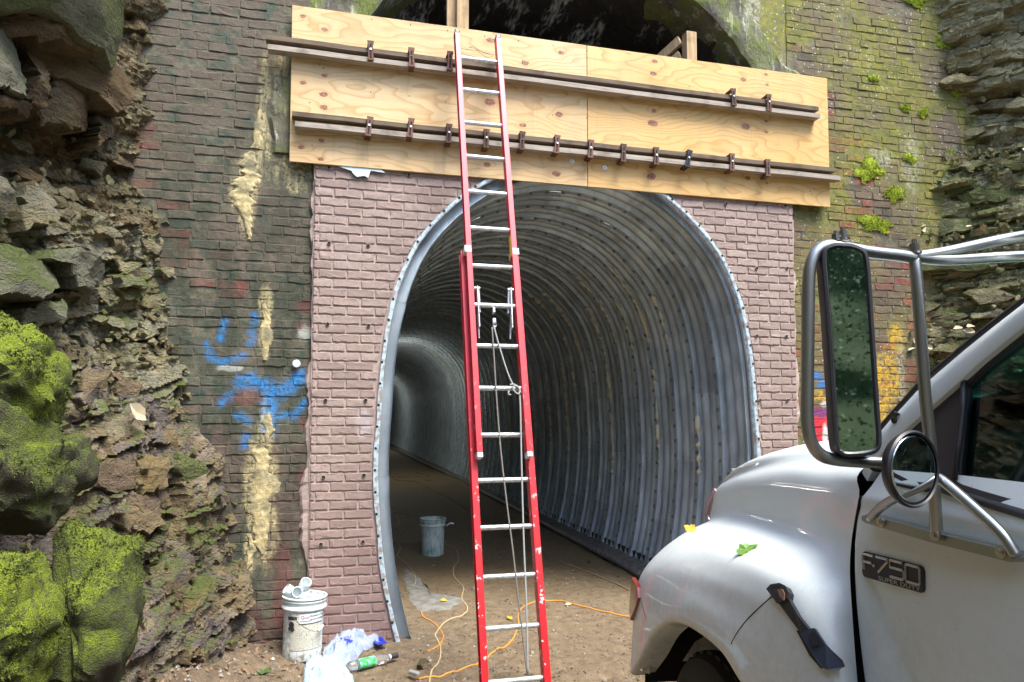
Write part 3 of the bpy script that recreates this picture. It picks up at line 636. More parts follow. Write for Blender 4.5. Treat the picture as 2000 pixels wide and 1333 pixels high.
# ================================================================ corrugated steel liner
lin = thing('tunnel_liner', (XC, YP, 0), 'galvanised corrugated steel tunnel lining of bolted ring plates', 'tunnel lining')
PW = .4525
full = crom([(-h, z) for h, z in PROF[::-1]]+[(h, z) for h, z in PROF[1:]], 10)
sl = np.concatenate([[0], np.cumsum(np.linalg.norm(np.diff(full, axis=0), axis=1))]); SLEN = sl[-1]
def arc(s): return np.array([np.interp(s, sl, full[:, 0]), np.interp(s, sl, full[:, 1])])
def arcn(s):
    d = arc(min(s+.02, SLEN))-arc(max(s-.02, 0)); d /= np.linalg.norm(d); return np.array([d[1], -d[0]])  # inward
CORR = [(0, .066), (.028, .068), (.052, .062), (.066, .03), (.078, .0), (.094, .0), (.112, .03), (.135, .050), (.165, .056), (.195, .050), (.216, .028), (.232, .0), (.248, .0), (.266, .03), (.288, .050), (.316, .056), (.344, .050), (.364, .028), (.380, .0), (.396, .0), (.408, .03), (.424, .062), (.4525, .066)]
def plate_vf(s0, s1, y0, n=9):
    S = np.linspace(s0, s1, n); V = []
    for k, s in enumerate(S):
        c = arc(s); nn = arcn(s); lift = .006 if k == n-1 else 0
        for (y, h) in CORR: q = c+nn*(h*1.3+lift); V.append((XC+q[0], YP+y0+y, q[1]))
    V, F = gridv(np.array(V), n, len(CORR)); return V, F[:, ::-1]
NS = 7
cuts = [[SLEN*i/NS for i in range(NS+1)], [0]+[SLEN*(i+.5)/NS for i in range(NS)]+[SLEN]]
protos = {}
NR = 133
seen = 0; restp = []
for k in range(NR):
    cu = cuts[k % 2]
    for j in range(len(cu)-1):
        if k < 38:
            if (k % 2, j) not in protos:
                o = ob('liner_plate', plate_vf(cu[j], cu[j+1], k*PW), M['liner'], lin, smooth=40); protos[(k % 2, j)] = (o, k)
            else:
                o0, k0 = protos[(k % 2, j)]; o = o0.copy(); COL.objects.link(o); o.location.y = o0.location.y+(k-k0)*PW
        else: restp.append(plate_vf(cu[j], cu[j+1], k*PW, 7))
ob('liner_plate', cat_(restp), M['liner'], lin, smooth=40, kind='stuff')
def hexbolt(c, nn, r=.015, h=.018):
    return lathe([(r*1.5, 0), (r*1.5, .004), (r, .0045), (r, h), (r*.5, h+.003)], c, nn, 6)
bolts = []
for k in range(1, 34):
    st = .165; s = (k % 2)*.06+.1
    while s < SLEN-.1:
        c = arc(s); nn = arcn(s); q = c+nn*.086
        bolts.append(hexbolt((XC+q[0], YP+k*PW+.004, q[1]), (nn[0], 0, nn[1]))); s += st
    if k < 20:
        for cu in cuts[k % 2][1:-1]:
            for ya in (.165, .316):
                for ds in (-.035, .03):
                    c = arc(cu+ds); nn = arcn(cu); q = c+nn*.060; bolts.append(hexbolt((XC+q[0], YP+k*PW+ya, q[1]), (nn[0], 0, nn[1]), .012))
ob('seam_bolts', cat_(bolts), M['bolt'], lin, kind='stuff')
# mouth flange: galvanised angle with a row of bolt holes
V = []; F = []; n = 140
for i in range(n+1):
    s = SLEN*i/n; c = arc(s); nn = -arcn(s); w = .028+.010*fbm(np.array([s*5, 2., 0.]), 3, 3)
    for (h, y) in ((-.004, .03), (-.004, -.012), (.003, -.016), (w, -.016), (w, .03)): q = c+nn*h; V.append((XC+q[0], YP+y, q[1]))
for i in range(n):
    for j in range(4): F.append((i*5+j, i*5+j+1, (i+1)*5+j+1, (i+1)*5+j))
ob('flange', (V, F), M['flange'], lin)
s = .12
while s < SLEN:
    c = arc(s)-arcn(s)*.02; ob('flange_hole', lathe([(.0105, 0), (.0105, -.002), (.001, -.0022)], (XC+c[0], YP-.0165, c[1]), (0, 1, 0), 8, False), M['hole'], lin); s += .168
# cream sealant squeezed out along ring joints
def seal_run(k, s0, s1, seed, w=.022):
    rg = np.random.default_rng(seed); P = []; R = []
    n = int((s1-s0)/.02)+2
    for i in range(n):
        s = s0+(s1-s0)*i/(n-1); c = arc(s); nn = arcn(s); q = c+nn*(.084); P.append((XC+q[0], YP+k*PW-.035+.012*vnoise(np.array([s*14, seed, 0.]), 1), q[1])); R.append(w*max(.12, .55+.9*vnoise(np.array([s*22, seed, 3.]), 2)))
    R[0] = R[-1] = .003
    ob('sealant', tube(P, R, 7), M['seal'], lin, smooth=True)
sr = SLEN/2
for (k, a, b) in ((3, sr+1.65, sr+2.35), (4, sr+1.05, sr+2.2), (4, sr+2.5, sr+3.6), (5, sr+1.55, sr+2.3), (6, sr+.95, sr+2.1), (7, sr+1.5, sr+2.9), (7, sr+3.0, sr+3.9), (9, sr+1.0, sr+2.2), (10, sr+.8, sr+2.7), (11, sr+2.2, sr+3.8), (12, sr+1., sr+2.), (13, sr+2.3, sr+3.9), (15, sr+2.1, sr+3.9), (17, sr+1.4, sr+3.7), (19, sr+2., sr+3.9), (22, sr+1.6, sr+3.2), (26, sr+1.2, sr+2.9), (29, sr+1., sr+3.), (2, sr+3.0, sr+3.7), (33, sr+1., sr+2.4)):
    seal_run(k, a, b, k*3+int(a*10), .026 if k < 12 else .020)
# the lit work lamp hung under the crown
lp = np.array([1.40, 19.4, 3.22])
wk = thing('work_lamp', lp, 'small lit work lamp hanging from the crown deep inside the tunnel', 'lamp')
ob('bulb', lathe([(.003, -.07), (.025, -.06), (.034, -.035), (.028, -.01), (.014, .005)], lp, n=14), M['glow'], wk, smooth=True)
ob('socket', lathe([(.02, .006), (.022, .05), (.012, .08), (.005, .20)], lp, n=12), M['black'], wk)
ld = bpy.data.lights.new('lamp_light', 'POINT'); ld.energy = 10; ld.color = (1, .93, .82); ld.shadow_soft_size = .05
lo = bpy.data.objects.new('lamp_light', ld); COL.objects.link(lo); lo.parent = wk; lo.location = (0, 0, -.14)
wk2 = thing('work_lamp', (1.4, 34., 3.22), 'second work lamp of the string, far down the tunnel behind the left facing panel', 'lamp')
lp2 = np.array([1.4, 34., 3.22])
ob('bulb', lathe([(.003, -.07), (.025, -.06), (.034, -.035), (.028, -.01), (.014, .005)], lp2, n=14), M['glow'], wk2, smooth=True); ob('socket', lathe([(.02, .006), (.022, .05), (.012, .08), (.005, .40)], lp2, n=12), M['black'], wk2)
lo2 = bpy.data.objects.new('lamp_light', ld); COL.objects.link(lo2); lo2.parent = wk2; lo2.location = (0, 0, -.14)
# footing strip, board and drain pipe along the right foot of the liner
V, F = grid(lambda y, t: (np.interp(t, (0, .3, .8, 1), (3.26, 3.32, 3.46, 3.60))+.012*vnoise(np.array([y*6, t*5, 0]), 2), y, np.interp(t, (0, .3, .8, 1), (-.02, .055, .085, .10))+.02*fbm(np.array([y*5, t*4, 1.]), 3, 4)), np.linspace(5.75, 58, 300), np.linspace(0, 1, 9))
ob('footing_strip', (V, F), M['footing'], smooth=True, kind='structure')
bd = ob('timber_plank', bar((3.50, 6.0, .12), (3.53, 17, .12), .03, .06, (0, 0, 1)), M['darkboard'], label='long wet dark board laid along the foot of the lining', cat='plank')
pp = [on_z(x, y, .05) for x, y in ((1265, 1132), (1205, 1097), (1150, 1069), (1060, 1022), (1000, 990), (950, 965), (905, 940), (850, 915), (790, 887), (745, 868))]
ob('drain_pipe', tube(crom(pp, 8), .043, 12), M['pipe'], smooth=True, label='muddy black drain pipe lying along the right side of the tunnel floor', cat='pipe')
# ================================================================ rock cutting
def voronoi(P, bnd, ax=(1, 1)):
    """Voronoi cells of seeds P inside box bnd, distances stretched by ax"""
    Q = P*np.array(ax); x0, x1, y0, y1 = bnd; cells = []
    for i in range(len(Q)):
        d = ((Q-Q[i])**2).sum(1); nb = np.argsort(d)[1:26]
        poly = [(x0*ax[0], y0*ax[1]), (x1*ax[0], y0*ax[1]), (x1*ax[0], y1*ax[1]), (x0*ax[0], y1*ax[1])]
        for j in nb:
            mid = (Q[i]+Q[j])/2; nv = Q[j]-Q[i]; out = []; n = len(poly)
            for k in range(n):
                p, q = np.array(poly[k]), np.array(poly[(k+1) % n]); sp, sq = (p-mid)@nv, (q-mid)@nv
                if sp <= 0: out.append(tuple(p))
                if sp*sq < 0: out.append(tuple(p+(q-p)*sp/(sp-sq)))
            poly = out
            if len(poly) < 3: break
        cells.append(np.array(poly)/np.array(ax) if len(poly) >= 3 else None)
    return cells
def stone(poly, surf, h, seed, gap=.006, n=14, back=.14, rings=(1., .86, .58, .28), facets=3, jag=.012, tilt=.45, rough=.010):
    """a broken stone: ragged outline on the cliff surface, front made of a few tilted facets"""
    rg = np.random.default_rng(seed); P = np.array(poly, float); m = len(P)
    L = np.linalg.norm(np.roll(P, -1, 0)-P, axis=1); k = np.maximum(1, np.round(L/L.sum()*n)).astype(int); Q = []
    for i in range(m):
        for t in range(k[i]): Q.append(P[i]+(P[(i+1) % m]-P[i])*(t/k[i]))
    Q = np.array(Q); n = len(Q); c = Q.mean(0); size = np.sqrt(max(1e-4, .5*abs(np.dot(P[:, 0], np.roll(P[:, 1], -1))-np.dot(P[:, 1], np.roll(P[:, 0], -1)))))
    Q = Q+rg.normal(0, min(jag, size*.06), Q.shape); d = Q-c; Q = c+d*(1-np.minimum(gap/(np.linalg.norm(d, axis=1, keepdims=True)+1e-6), .4))
    pl = [(rg.normal(0, tilt, 2), h+rg.uniform(0, .30)*size*.5) for _ in range(facets)]
    R = len(rings)+1
    E = np.concatenate([Q]+[c+(Q-c)*t for t in rings]+[c[None]]); e = E-c
    hh = np.min([q[1]+e@q[0] for q in pl], axis=0)
    hh = hh+rough*size*4*fbm(np.concatenate([E*(1.7/size), np.full((len(E), 1), seed % 97)], 1), 3, 1)
    hh[n:2*n] -= .035*size; hh[:n] = min(h, 0)-back
    V = surf(E[:, 0], E[:, 1], hh); F = []
    for r in range(R-1):
        for j in range(n): F.append((r*n+j, r*n+(j+1) % n, (r+1)*n+(j+1) % n, (r+1)*n+j))
    for j in range(n): F.append(((R-1)*n+j, (R-1)*n+(j+1) % n, len(V)-1))
    return V, F
# ---- left cliff: leans out from the wall corner, faces the tunnel mouth and the camera
dL = np.array([-.55, -.835]); nL = np.array([.835, -.55])
_zb = [(-.2, -.42), (.1, -.5), (.46, -.58), (1.03, -.70), (1.41, -.78), (1.67, -.95), (2.01, -1.04), (2.39, -1.16), (3.23, -1.25), (3.8, -1.35), (4.3, -1.36), (5.2, -1.32), (7, -1.3), (9, -1.2)]
def bL(z): return (np.interp(z, [q[0] for q in _zb], [q[1] for q in _zb])+1.2)*.835
def surfL(s, z, h):
    k = bL(z)+h; return np.stack(np.broadcast_arrays(-1.2+dL[0]*s+nL[0]*k, YW+dL[1]*s+nL[1]*k, z), -1)
def px_to_L(x, y, off=0):
    """photo pixel -> (s, z) on the left cliff face"""
    z = 2.
    for _ in range(6):
        k = float(bL(z))+off; p = on_plane(x, y, (-1.2+nL[0]*k, YW+nL[1]*k, 0), np.array([nL[0], nL[1], 0])); z = p[2]
    return np.array([((p[0]+1.2-nL[0]*k)*dL[0]+(p[1]-YW-nL[1]*k)*dL[1]), z])
cl = thing('rock_face', (-1.6, 5.0, 0), 'fractured olive and brown rock face left of the brick wall', 'rock face')
def arr(*a): return np.stack(np.broadcast_arrays(*a), -1)
def strata(s, z, k, seed, tiltk=.0, T=((5.5, 2.6, .055), (13., 6., .026), (30., 15., .009)), fa=.024, fb=.009):
    """fractured beds: each bed and each block along it steps in or out by its own amount"""
    s = s+.06*fbm(arr(s*6, z*6, seed+.5), 3, seed); z = z+.035*fbm(arr(s*4, z*7, seed+.1), 3, seed+3)+tiltk*s; h = 0
    for (nz, ns, a) in T:
        r = np.floor(z*nz*k); o = _h(r.astype(np.int64)+500, r.astype(np.int64)*0, r.astype(np.int64)*0, seed)*3
        c = np.floor(s*ns+o); f1 = (s*ns+o)-c-.5; f2 = z*nz*k-r-.5
        q = lambda t: _h(r.astype(np.int64)+500, c.astype(np.int64)+900, r.astype(np.int64)*0+t, seed)
        h = h+a*(q(1)+.8*q(2)*f1+.9*q(3)*f2+.25*_h(r.astype(np.int64)+500, r.astype(np.int64)*0, r.astype(np.int64)*0+5, seed))
    return h+fa*fbm(arr(s*9, z*9, seed*1.), 3, seed)+fb*fbm(arr(s*34, z*40, seed*1.), 3, seed)
S_, Z_ = np.concatenate([np.linspace(-.5, 1.75, 230), np.linspace(1.8, 3.2, 20)]), np.concatenate([np.linspace(-.3, 5.3, 480), np.linspace(5.35, 8.2, 20)])
s_, z_ = [q.ravel() for q in np.meshgrid(S_, Z_, indexing='ij')]
lowm = np.clip((2.1+.3*fbm(arr(s_*3, z_*3, 4.), 2, 1)-z_)/.3, 0, 1)
V = surfL(s_, z_, -.015+(1-lowm)*strata(s_, z_, 1., 5, .25)+lowm*strata(s_, z_, 1., 6, .35, ((3.6, 2.6, .075), (8., 5.5, .035), (21., 12., .008)), .045, .010)+.10*np.maximum(0, z_-4.4)-.10*np.exp(-((z_-3.5)/.25)**2))
o_ = ob('rock_bed', gridv(V, len(S_), len(Z_)), [M['rocktop'], M['rockmid'], M['rocklow']], cl)
pz = np.empty(len(o_.data.polygons)*3); o_.data.polygons.foreach_get('center', pz); pz = pz.reshape(-1, 3)+WL[o_.name]; zn = pz[:, 2]+.35*fbm(pz*2.2, 3, 2)
o_.data.polygons.foreach_set('material_index', np.where(zn > 3.15, 0, np.where(zn > 1.85, 1, 2)).astype(np.int32))
# named big pieces, outlined where the photo shows them
big = [
 ('slabtop', .62, .05, [(-90, -120), (150, -130), (300, -90), (274, -10), (277, 95), (262, 122), (236, 104), (200, 78), (160, 48), (120, 22), (60, 16), (-90, 8)]),
 ('rocktop', .48, .05, [(-60, 22), (60, 22), (125, 40), (200, 84), (246, 112), (250, 128), (200, 108), (120, 80), (50, 62), (-60, 46)]),
 ('rocktop', .34, .1, [(70, 78), (150, 88), (235, 118), (280, 150), (277, 205), (240, 225), (200, 196), (150, 156), (92, 130)]),
 ('slab', .46, .12, [(-60, 42), (30, 48), (64, 84), (78, 150), (58, 186), (10, 172), (-60, 150)]),
 ('rocktop', .36, .1, [(66, 88), (92, 120), (100, 176), (96, 216), (60, 190), (80, 150)]),
 ('rocktop', .26, .12, [(100, 140), (140, 140), (180, 165), (196, 204), (190, 262), (150, 250), (104, 232), (98, 180)]),
 ('rocktop', .22, .12, [(196, 204), (222, 226), (218, 268), (196, 286), (190, 256)]),
 ('rocktop', .40, .06, [(-50, 170), (45, 192), (92, 208), (88, 226), (40, 214), (-50, 196)]),
 ('slab', .30, .08, [(-60, 482), (60, 480), (104, 502), (142, 532), (138, 560), (90, 580), (-60, 572)]),
 ('slab', .22, .05, [(55, 606), (84, 588), (140, 588), (138, 622), (96, 636), (58, 628)]),
 ('rockmid', .22, .1, [(-50, 335), (12, 345), (46, 398), (44, 414), (-50, 430)]),
 ('rockmid', .18, .1, [(50, 410), (66, 352), (112, 400), (116, 436), (58, 446)]),
 ('slab', .26, .08, [(100, 500), (150, 480), (225, 520), (215, 560), (160, 556), (140, 530)]),
 ('rocklow', .12, .06, [(182, 728), (216, 716), (246, 720), (250, 790), (232, 806), (180, 796)]),
 ('rocklow', .12, .06, [(254, 724), (292, 752), (290, 786), (264, 780), (252, 748)]),
 ('slab', .14, .06, [(278, 770), (318, 776), (322, 832), (284, 842), (272, 808)]),
 ('rocklow', .12, .05, [(322, 802), (372, 806), (376, 860), (330, 870)]),
 ('rocklow', .16, .06, [(212, 900), (296, 892), (300, 950), (262, 972), (216, 940)]),
 ('yellowrock', .16, .06, [(300, 890), (360, 888), (352, 960), (310, 968), (298, 940)]),
 ('slabtop', .14, .06, [(372, 884), (425, 890), (432, 930), (384, 944), (370, 916)]),
 ('rocklow', .20, .07, [(345, 1110), (390, 1076), (424, 1098), (432, 1130), (382, 1172), (344, 1150)]),
 ('yellowrock', .18, .08, [(396, 1170), (448, 1126), (466, 1160), (450, 1196), (404, 1222)]),
 ('rocklow', .16, .05, [(256, 968), (346, 960), (352, 1030), (300, 1046), (258, 1020)]),
 ('rocklow', .22, .08, [(266, 1216), (316, 1220), (340, 1262), (330, 1330), (268, 1330)]),
 ('slabtop', .18, .06, [(240, 1140), (296, 1118), (288, 1168), (262, 1196), (238, 1180)]),
]
taken = []
cnt = 0
for i, (mt, off, hh, L) in enumerate(big):
    poly = [px_to_L(x, y, off) for x, y in L]; c = np.mean(poly, 0)
    n = 52 if i < 10 else 26
    ob('stone', stone(poly, lambda s, z, h, o=(off if i < 13 else off*.15): surfL(s, z, o+h), hh*.2, 500+i, .003, n, back=off+.15 if i > 7 else max(.3, off*.8), rings=(1., .96, .86, .72, .58, .44, .3, .15), facets=5, tilt=.30 if i < 13 else .18, jag=.016, rough=.034), M[mt], cl); cnt += 1
    taken.append((np.array([px_to_L(x, y, 0) for x, y in L])))
def inside(p, poly):
    r = False; n = len(poly)
    for i in range(n):
        a, b = poly[i], poly[(i+1) % n]
        if (a[1] > p[1]) != (b[1] > p[1]) and p[0] < (b[0]-a[0])*(p[1]-a[1])/(b[1]-a[1])+a[0]: r = not r
    return r
rg = np.random.default_rng(21); seeds = []
def size_at(s, z): return .20 if z > 3.7 else (.085 if z > 2.0 else (.13 if z > 1.2 else .15))
tries = 0
while tries < 9000:
    tries += 1; s, z = rg.uniform(-.45, 2.4), rg.uniform(-.1, 5.6); r = size_at(s, z)*rg.uniform(.6, 1.25)*(1.2 if s > 1.3 else 1)
    if all(((s-a)*.62)**2+((z-b)*1.15)**2 > (r*.5+c*.5)**2 for a, b, c in seeds): seeds.append((s, z, r))
SP = np.array([q[:2] for q in seeds]); cells = voronoi(SP, (-.5, 2.5, -.2, 5.7), (.62, 1.25))
order = sorted(range(len(SP)), key=lambda i: np.hypot((SP[i][0]-.6)*1.2, (SP[i][1]-2.)*.8)); rest = []
for i in order:
    if cells[i] is None: continue
    s, z = SP[i]
    if any(inside((s, z), t) for t in taken): continue
    hh = rg.normal(.0, .018)+.03*float(vnoise(np.array([s*1.6, z*2.6, 0.]), 8))-(.10 if (3.2 < z < 3.9) else 0)+(.06 if rg.random() < .12 else 0)
    if s > 2.35 or s < -.42: continue
    vf = stone(cells[i], surfL, hh, 900+i, rg.uniform(.001, .006), 13 if seeds[i][2] < .16 else 18, tilt=.24, facets=3, rings=(1., .95, .62, .3), rough=.016)
    mt = 'rocktop' if z > 3.1+.3*rg.normal() and s > .1 else ('rockmid' if z > 1.9+.15*rg.normal() else 'rocklow')
    if mt == 'rocklow' and rg.random() < .12: mt = 'yellowrock'
    if rg.random() < (.45 if z > 2 else .72): continue
    if cnt < 292: ob('stone', vf, M[mt], cl); cnt += 1
    else: rest.append(vf)
if rest: ob('stone', cat_(rest), M['rockmid'], cl, kind='stuff')
def chip(c, r, seed, flat=.5):
    rg = np.random.default_rng(seed); n = 6; V = []; R = frame(rg.normal(size=3))
    for k in range(n): t = 2*pi*k/n+rg.uniform(-.4, .4); V.append((cos(t)*rg.uniform(.6, 1.1), sin(t)*rg.uniform(.5, 1.), -flat*.5))
    for k in range(n): V.append((V[k][0]*rg.uniform(.6, .95), V[k][1]*rg.uniform(.6, .95), flat*rg.uniform(.3, .7)))
    V = (np.array(V)*r)@R.T+c; return V, [tuple(range(n))[::-1], tuple(range(n, 2*n))]+[(k, (k+1) % n, n+(k+1) % n, n+k) for k in range(n)]
sh = []
for i in range(1500):
    z = rg.choice([rg.uniform(1.9, 3.2), rg.uniform(.1, 2.4), rg.uniform(.0, 4)]); s = rg.uniform(-.4, 2.2)
    sh.append(chip(surfL(s, z, rg.uniform(-.05, .05)), abs(rg.normal(.018, .014))+.006, 3000+i, .6))
ob('rubble', cat_(sh), M['rockmid'], cl, kind='stuff')
# ---- mossy boulders in front of the left face
def boulder(name, L, Y, depth, label, seed, n=72, rings=26, squash=.42, mat='boulder'):
    """rounded block: outline at distance Y, bulging toward and away from the viewer, knobbly surface"""
    P = np.array([on_y(x, y, Y)[[0, 2]] for x, y in L]); P = P.mean(0)+(P-P.mean(0))*1.27; P = crom(P, 5, True)
    L2 = np.cumsum(np.r_[0, np.linalg.norm(np.roll(P, -1, 0)-P, axis=1)]); t = np.linspace(0, L2[-1], n, endpoint=False); PP = np.vstack([P, P[:1]])
    P = np.stack([np.interp(t, L2, PP[:, 0]), np.interp(t, L2, PP[:, 1])], 1); c = P.mean(0); V = []; F = []
    th = np.linspace(0, pi, rings+1)[1:-1]
    for a in th:
        rr_ = sin(a)**squash; dd = -cos(a)*depth
        for p in P: q = c+(p-c)*rr_; V.append((q[0]+dd*.20, Y+dd, q[1]))
    m = len(th); V.append((c[0]-depth*.2, Y-depth, c[1])); V.append((c[0]+depth*.2, Y+depth, c[1]))
    for i in range(m-1):
        for j in range(n): F.append((i*n+j, i*n+(j+1) % n, (i+1)*n+(j+1) % n, (i+1)*n+j))
    for j in range(n): F.append((j, len(V)-2, (j+1) % n)); F.append(((m-1)*n+j, (m-1)*n+(j+1) % n, len(V)-1))
    V = np.array(V); N = np.concatenate([V[:, :1]-c[0], (V[:, 1:2]-Y), V[:, 2:]-c[1]], 1); N /= np.linalg.norm(N, axis=1, keepdims=True)
    cc = np.array([c[0], Y, c[1]]); rq = np.random.default_rng(seed+70)
    for _ in range(26):
        e = rq.normal(size=3); e[1] = -abs(e[1])*1.8; e[2] *= .7; e /= np.linalg.norm(e); dd = (V-cc)@e; lim = dd.max()*rq.uniform(.52, .80)
        V = V-np.maximum(0, dd-lim)[:, None]*e*.9
    bl = fbm(V*3.2, 2, seed); bl = np.round(bl*4)/4*.6+bl*.4
    V = V+N*(bl*.05+.050*fbm(V*5.5, 4, seed+2)+.042*fbm(V*17, 4, seed+4)-.05*np.maximum(0, .12-np.abs(fbm(V*3.1, 2, seed+6)))/.12*.5)[:, None]
    t_ = thing(name, (c[0], Y, V[:, 2].min()), label, 'boulder', 'mossy boulders by the left rock face')
    ob('rock', (V, F), M[mat], t_, smooth=38)
    # moss pile: tiny upright leaflets over the upper, viewer-side surface
    rgm = np.random.default_rng(seed); vv = []; ff = []; fc = [f for f in F if len(f) == 4]
    for _ in range(int(11000)):
        f = fc[rgm.integers(len(fc))]; w = rgm.dirichlet((1, 1, 1, 1)); p = sum(w[k]*V[f[k]] for k in range(4))
        e = np.cross(V[f[1]]-V[f[0]], V[f[2]]-V[f[0]]); e /= np.linalg.norm(e)+1e-9
        if e@(p-np.array([c[0], Y, c[1]])) < 0: e = -e
        if e[2] < -.25 or fbm(p*4, 3, seed+9) < (.0 if mat == 'boulderbright' else .14)-e[2]*.22: continue
        l = rgm.uniform(.006, .016); a = np.cross(e, rgm.normal(size=3)); a /= np.linalg.norm(a)+1e-9; k = len(vv)
        tip = p+e*l*.6+rgm.normal(0, .008, 3); vv += [p+a*.004, p-a*.004, tip]; ff.append((k, k+1, k+2))
    ob('moss', (np.array(vv), ff), M['moss'], t_, kind='stuff')
boulder('mossy_boulder', [(-70, 625), (0, 640), (40, 656), (112, 702), (122, 740), (116, 800), (94, 838), (40, 842), (-70, 830)], 3.7, .32, 'bright green moss covered boulder, topmost at the left edge', 31, mat='boulderbright')
boulder('mossy_boulder', [(-70, 822), (20, 824), (70, 842), (96, 900), (112, 985), (92, 1012), (40, 1050), (0, 1078), (-70, 1086)], 3.62, .30, 'dull olive moss covered boulder under the bright green topmost one', 32)
boulder('mossy_boulder', [(92, 846), (130, 846), (164, 884), (156, 950), (128, 1004), (104, 960)], 3.95, .16, 'small upright mossy boulder wedged between the larger left boulders', 33, 40, 16)
boulder('mossy_boulder', [(-80, 1092), (20, 1072), (84, 1062), (118, 1120), (128, 1200), (96, 1300), (30, 1440), (-80, 1440)], 3.3, .26, 'lowest boulder in the left corner with a bright moss crown', 34, mat='boulderbright')
boulder('mossy_boulder', [(80, 1014), (150, 984), (226, 990), (240, 1050), (226, 1110), (236, 1180), (250, 1260), (240, 1400), (90, 1420), (110, 1200)], 3.75, .34, 'tall dark green mossy boulder right of the lowest corner boulder', 35)
# ---- right cliff: thin broken shale beds
dR = np.array([.75, -.66]); nR = np.array([-.66, -.75])
_zr = [(-.2, 5.2), (1.8, 5.35), (2.2, 5.62), (2.8, 5.72), (3.42, 5.84), (4.1, 5.92), (4.5, 6.18), (4.77, 6.3), (5.4, 6.2), (5.98, 6.08), (7, 6.0), (9, 5.9)]
def bR(z): return -(np.interp(z, [q[0] for q in _zr], [q[1] for q in _zr])-6.0)*.66
def surfR(s, z, h):
    k = bR(z)+h; return np.stack(np.broadcast_arrays(6.0+dR[0]*s+nR[0]*k, YW+dR[1]*s+nR[1]*k, z), -1)
cr = thing('rock_face', (6.4, 5.2, 0), 'dark thin bedded shale face right of the mossy brick wall', 'rock face')
SR, ZR = np.concatenate([np.linspace(-.8, 1.2, 170), np.linspace(1.25, 3.4, 20)]), np.concatenate([np.linspace(-.3, 1.5, 16), np.linspace(1.55, 6.3, 480), np.linspace(6.35, 8.2, 16)])
s_, z_ = [q.ravel() for q in np.meshgrid(SR, ZR, indexing='ij')]
V = surfR(s_, z_, -.01+strata(s_, z_, 1.35, 15, -.12, ((5., 2.0, .065), (12., 5., .034), (30., 14., .010)))+.12*(z_ > 5.0)+.08*np.maximum(0, z_-5)-.16*np.exp(-((z_-4.42)/.12)**2))
ob('rock_bed', gridv(V, len(SR), len(ZR)), M['rockR'], cr)
rg = np.random.default_rng(5); seeds = []
for _ in range(6000):
    s, z = rg.uniform(-.75, 1.35), rg.uniform(1.4, 6.3); r = (.19 if 2.9 < z < 4.2 else .095)*rg.uniform(.55, 1.5)
    if all(((s-a)*.45)**2+((z-b)*1.5)**2 > (r*.5+c*.5)**2 for a, b, c in seeds): seeds.append((s, z, r))
SP = np.array([q[:2] for q in seeds]); cells = voronoi(SP, (-.8, 1.4, 1.3, 6.4), (.45, 1.5)); cnt = 0; rest = []
for i in sorted(range(len(SP)), key=lambda i: abs(SP[i][0]-.2)+abs(SP[i][1]-3.8)*.3):
    if cells[i] is None: continue
    s, z = SP[i]; hh = rg.normal(.0, .02)+.04*float(vnoise(np.array([s, z*3., 5.]), 8))-(.2 if 4.25 < z < 4.55 else 0)+(.12 if 5 < z < 5.5 else 0)+(.14 if rg.random() < .1 else 0)
    vf = stone(cells[i], surfR, hh, 5000+i, rg.uniform(.001, .006), 12, tilt=.28, rings=(1., .95, .6, .3), rough=.016, jag=.02)
    mt = 'slabtop' if (2.9 < z < 4.2 and rg.random() < .6) or rg.random() < .08 else ('yellowrock' if z < 2.9 and rg.random() < .15 else 'rockR')
    if rg.random() < .5: continue
    if cnt < 296: ob('stone', vf, M[mt], cr); cnt += 1
    else: rest.append(vf)
if rest: ob('stone', cat_(rest), M['rockR'], cr, kind='stuff')
sh = []
for i in range(700):
    z = rg.choice([rg.uniform(4.1, 4.4), rg.uniform(1.8, 2.9), rg.uniform(3.3, 3.6), rg.uniform(1.8, 6)]); sh.append(chip(surfR(rg.uniform(-.7, 1.2), z, rg.uniform(0, .12)), abs(rg.normal(.02, .016))+.008, 9000+i, .35))
ob('rubble', cat_(sh), M['rockR'], cr, kind='stuff')
# dead leaves caught on the shale ledges
def leaf_vf(c, n, size, seed, curl=.25, spin=0, shape=((0, 0), (.28, .30), (.30, .62), (.12, .85), (0, 1.), (-.12, .85), (-.30, .62), (-.28, .30))):
    rg = np.random.default_rng(seed); R = frame(n); a = spin; V = []
    for (x, y) in shape:
        y -= .5; h = curl*(x*x*4+y*y*.6)+rg.normal(0, .02); V.append(R@(np.array([x*cos(a)-y*sin(a), x*sin(a)+y*cos(a), h])*size)+c)
    m = len(shape); V.append(R@np.array([0, 0, 0])*size+c); V = np.array(V); return V, [(i, (i+1) % m, m) for i in range(m)]
lv = []
for i in range(60):
    z = rg.choice([4.28, 2.6, 2.4, 2.25, 3.55])+rg.normal(0, .05); s = rg.uniform(-.4, .9); lv.append(leaf_vf(surfR(s, z, rg.uniform(.08, .2)), rg.normal(size=3)+np.array([-.4, -.6, 1.]), rg.uniform(.05, .11), i, .5, rg.uniform(0, 6)))
ob('leaf_litter', cat_(lv), M['pleaf'], kind='stuff')
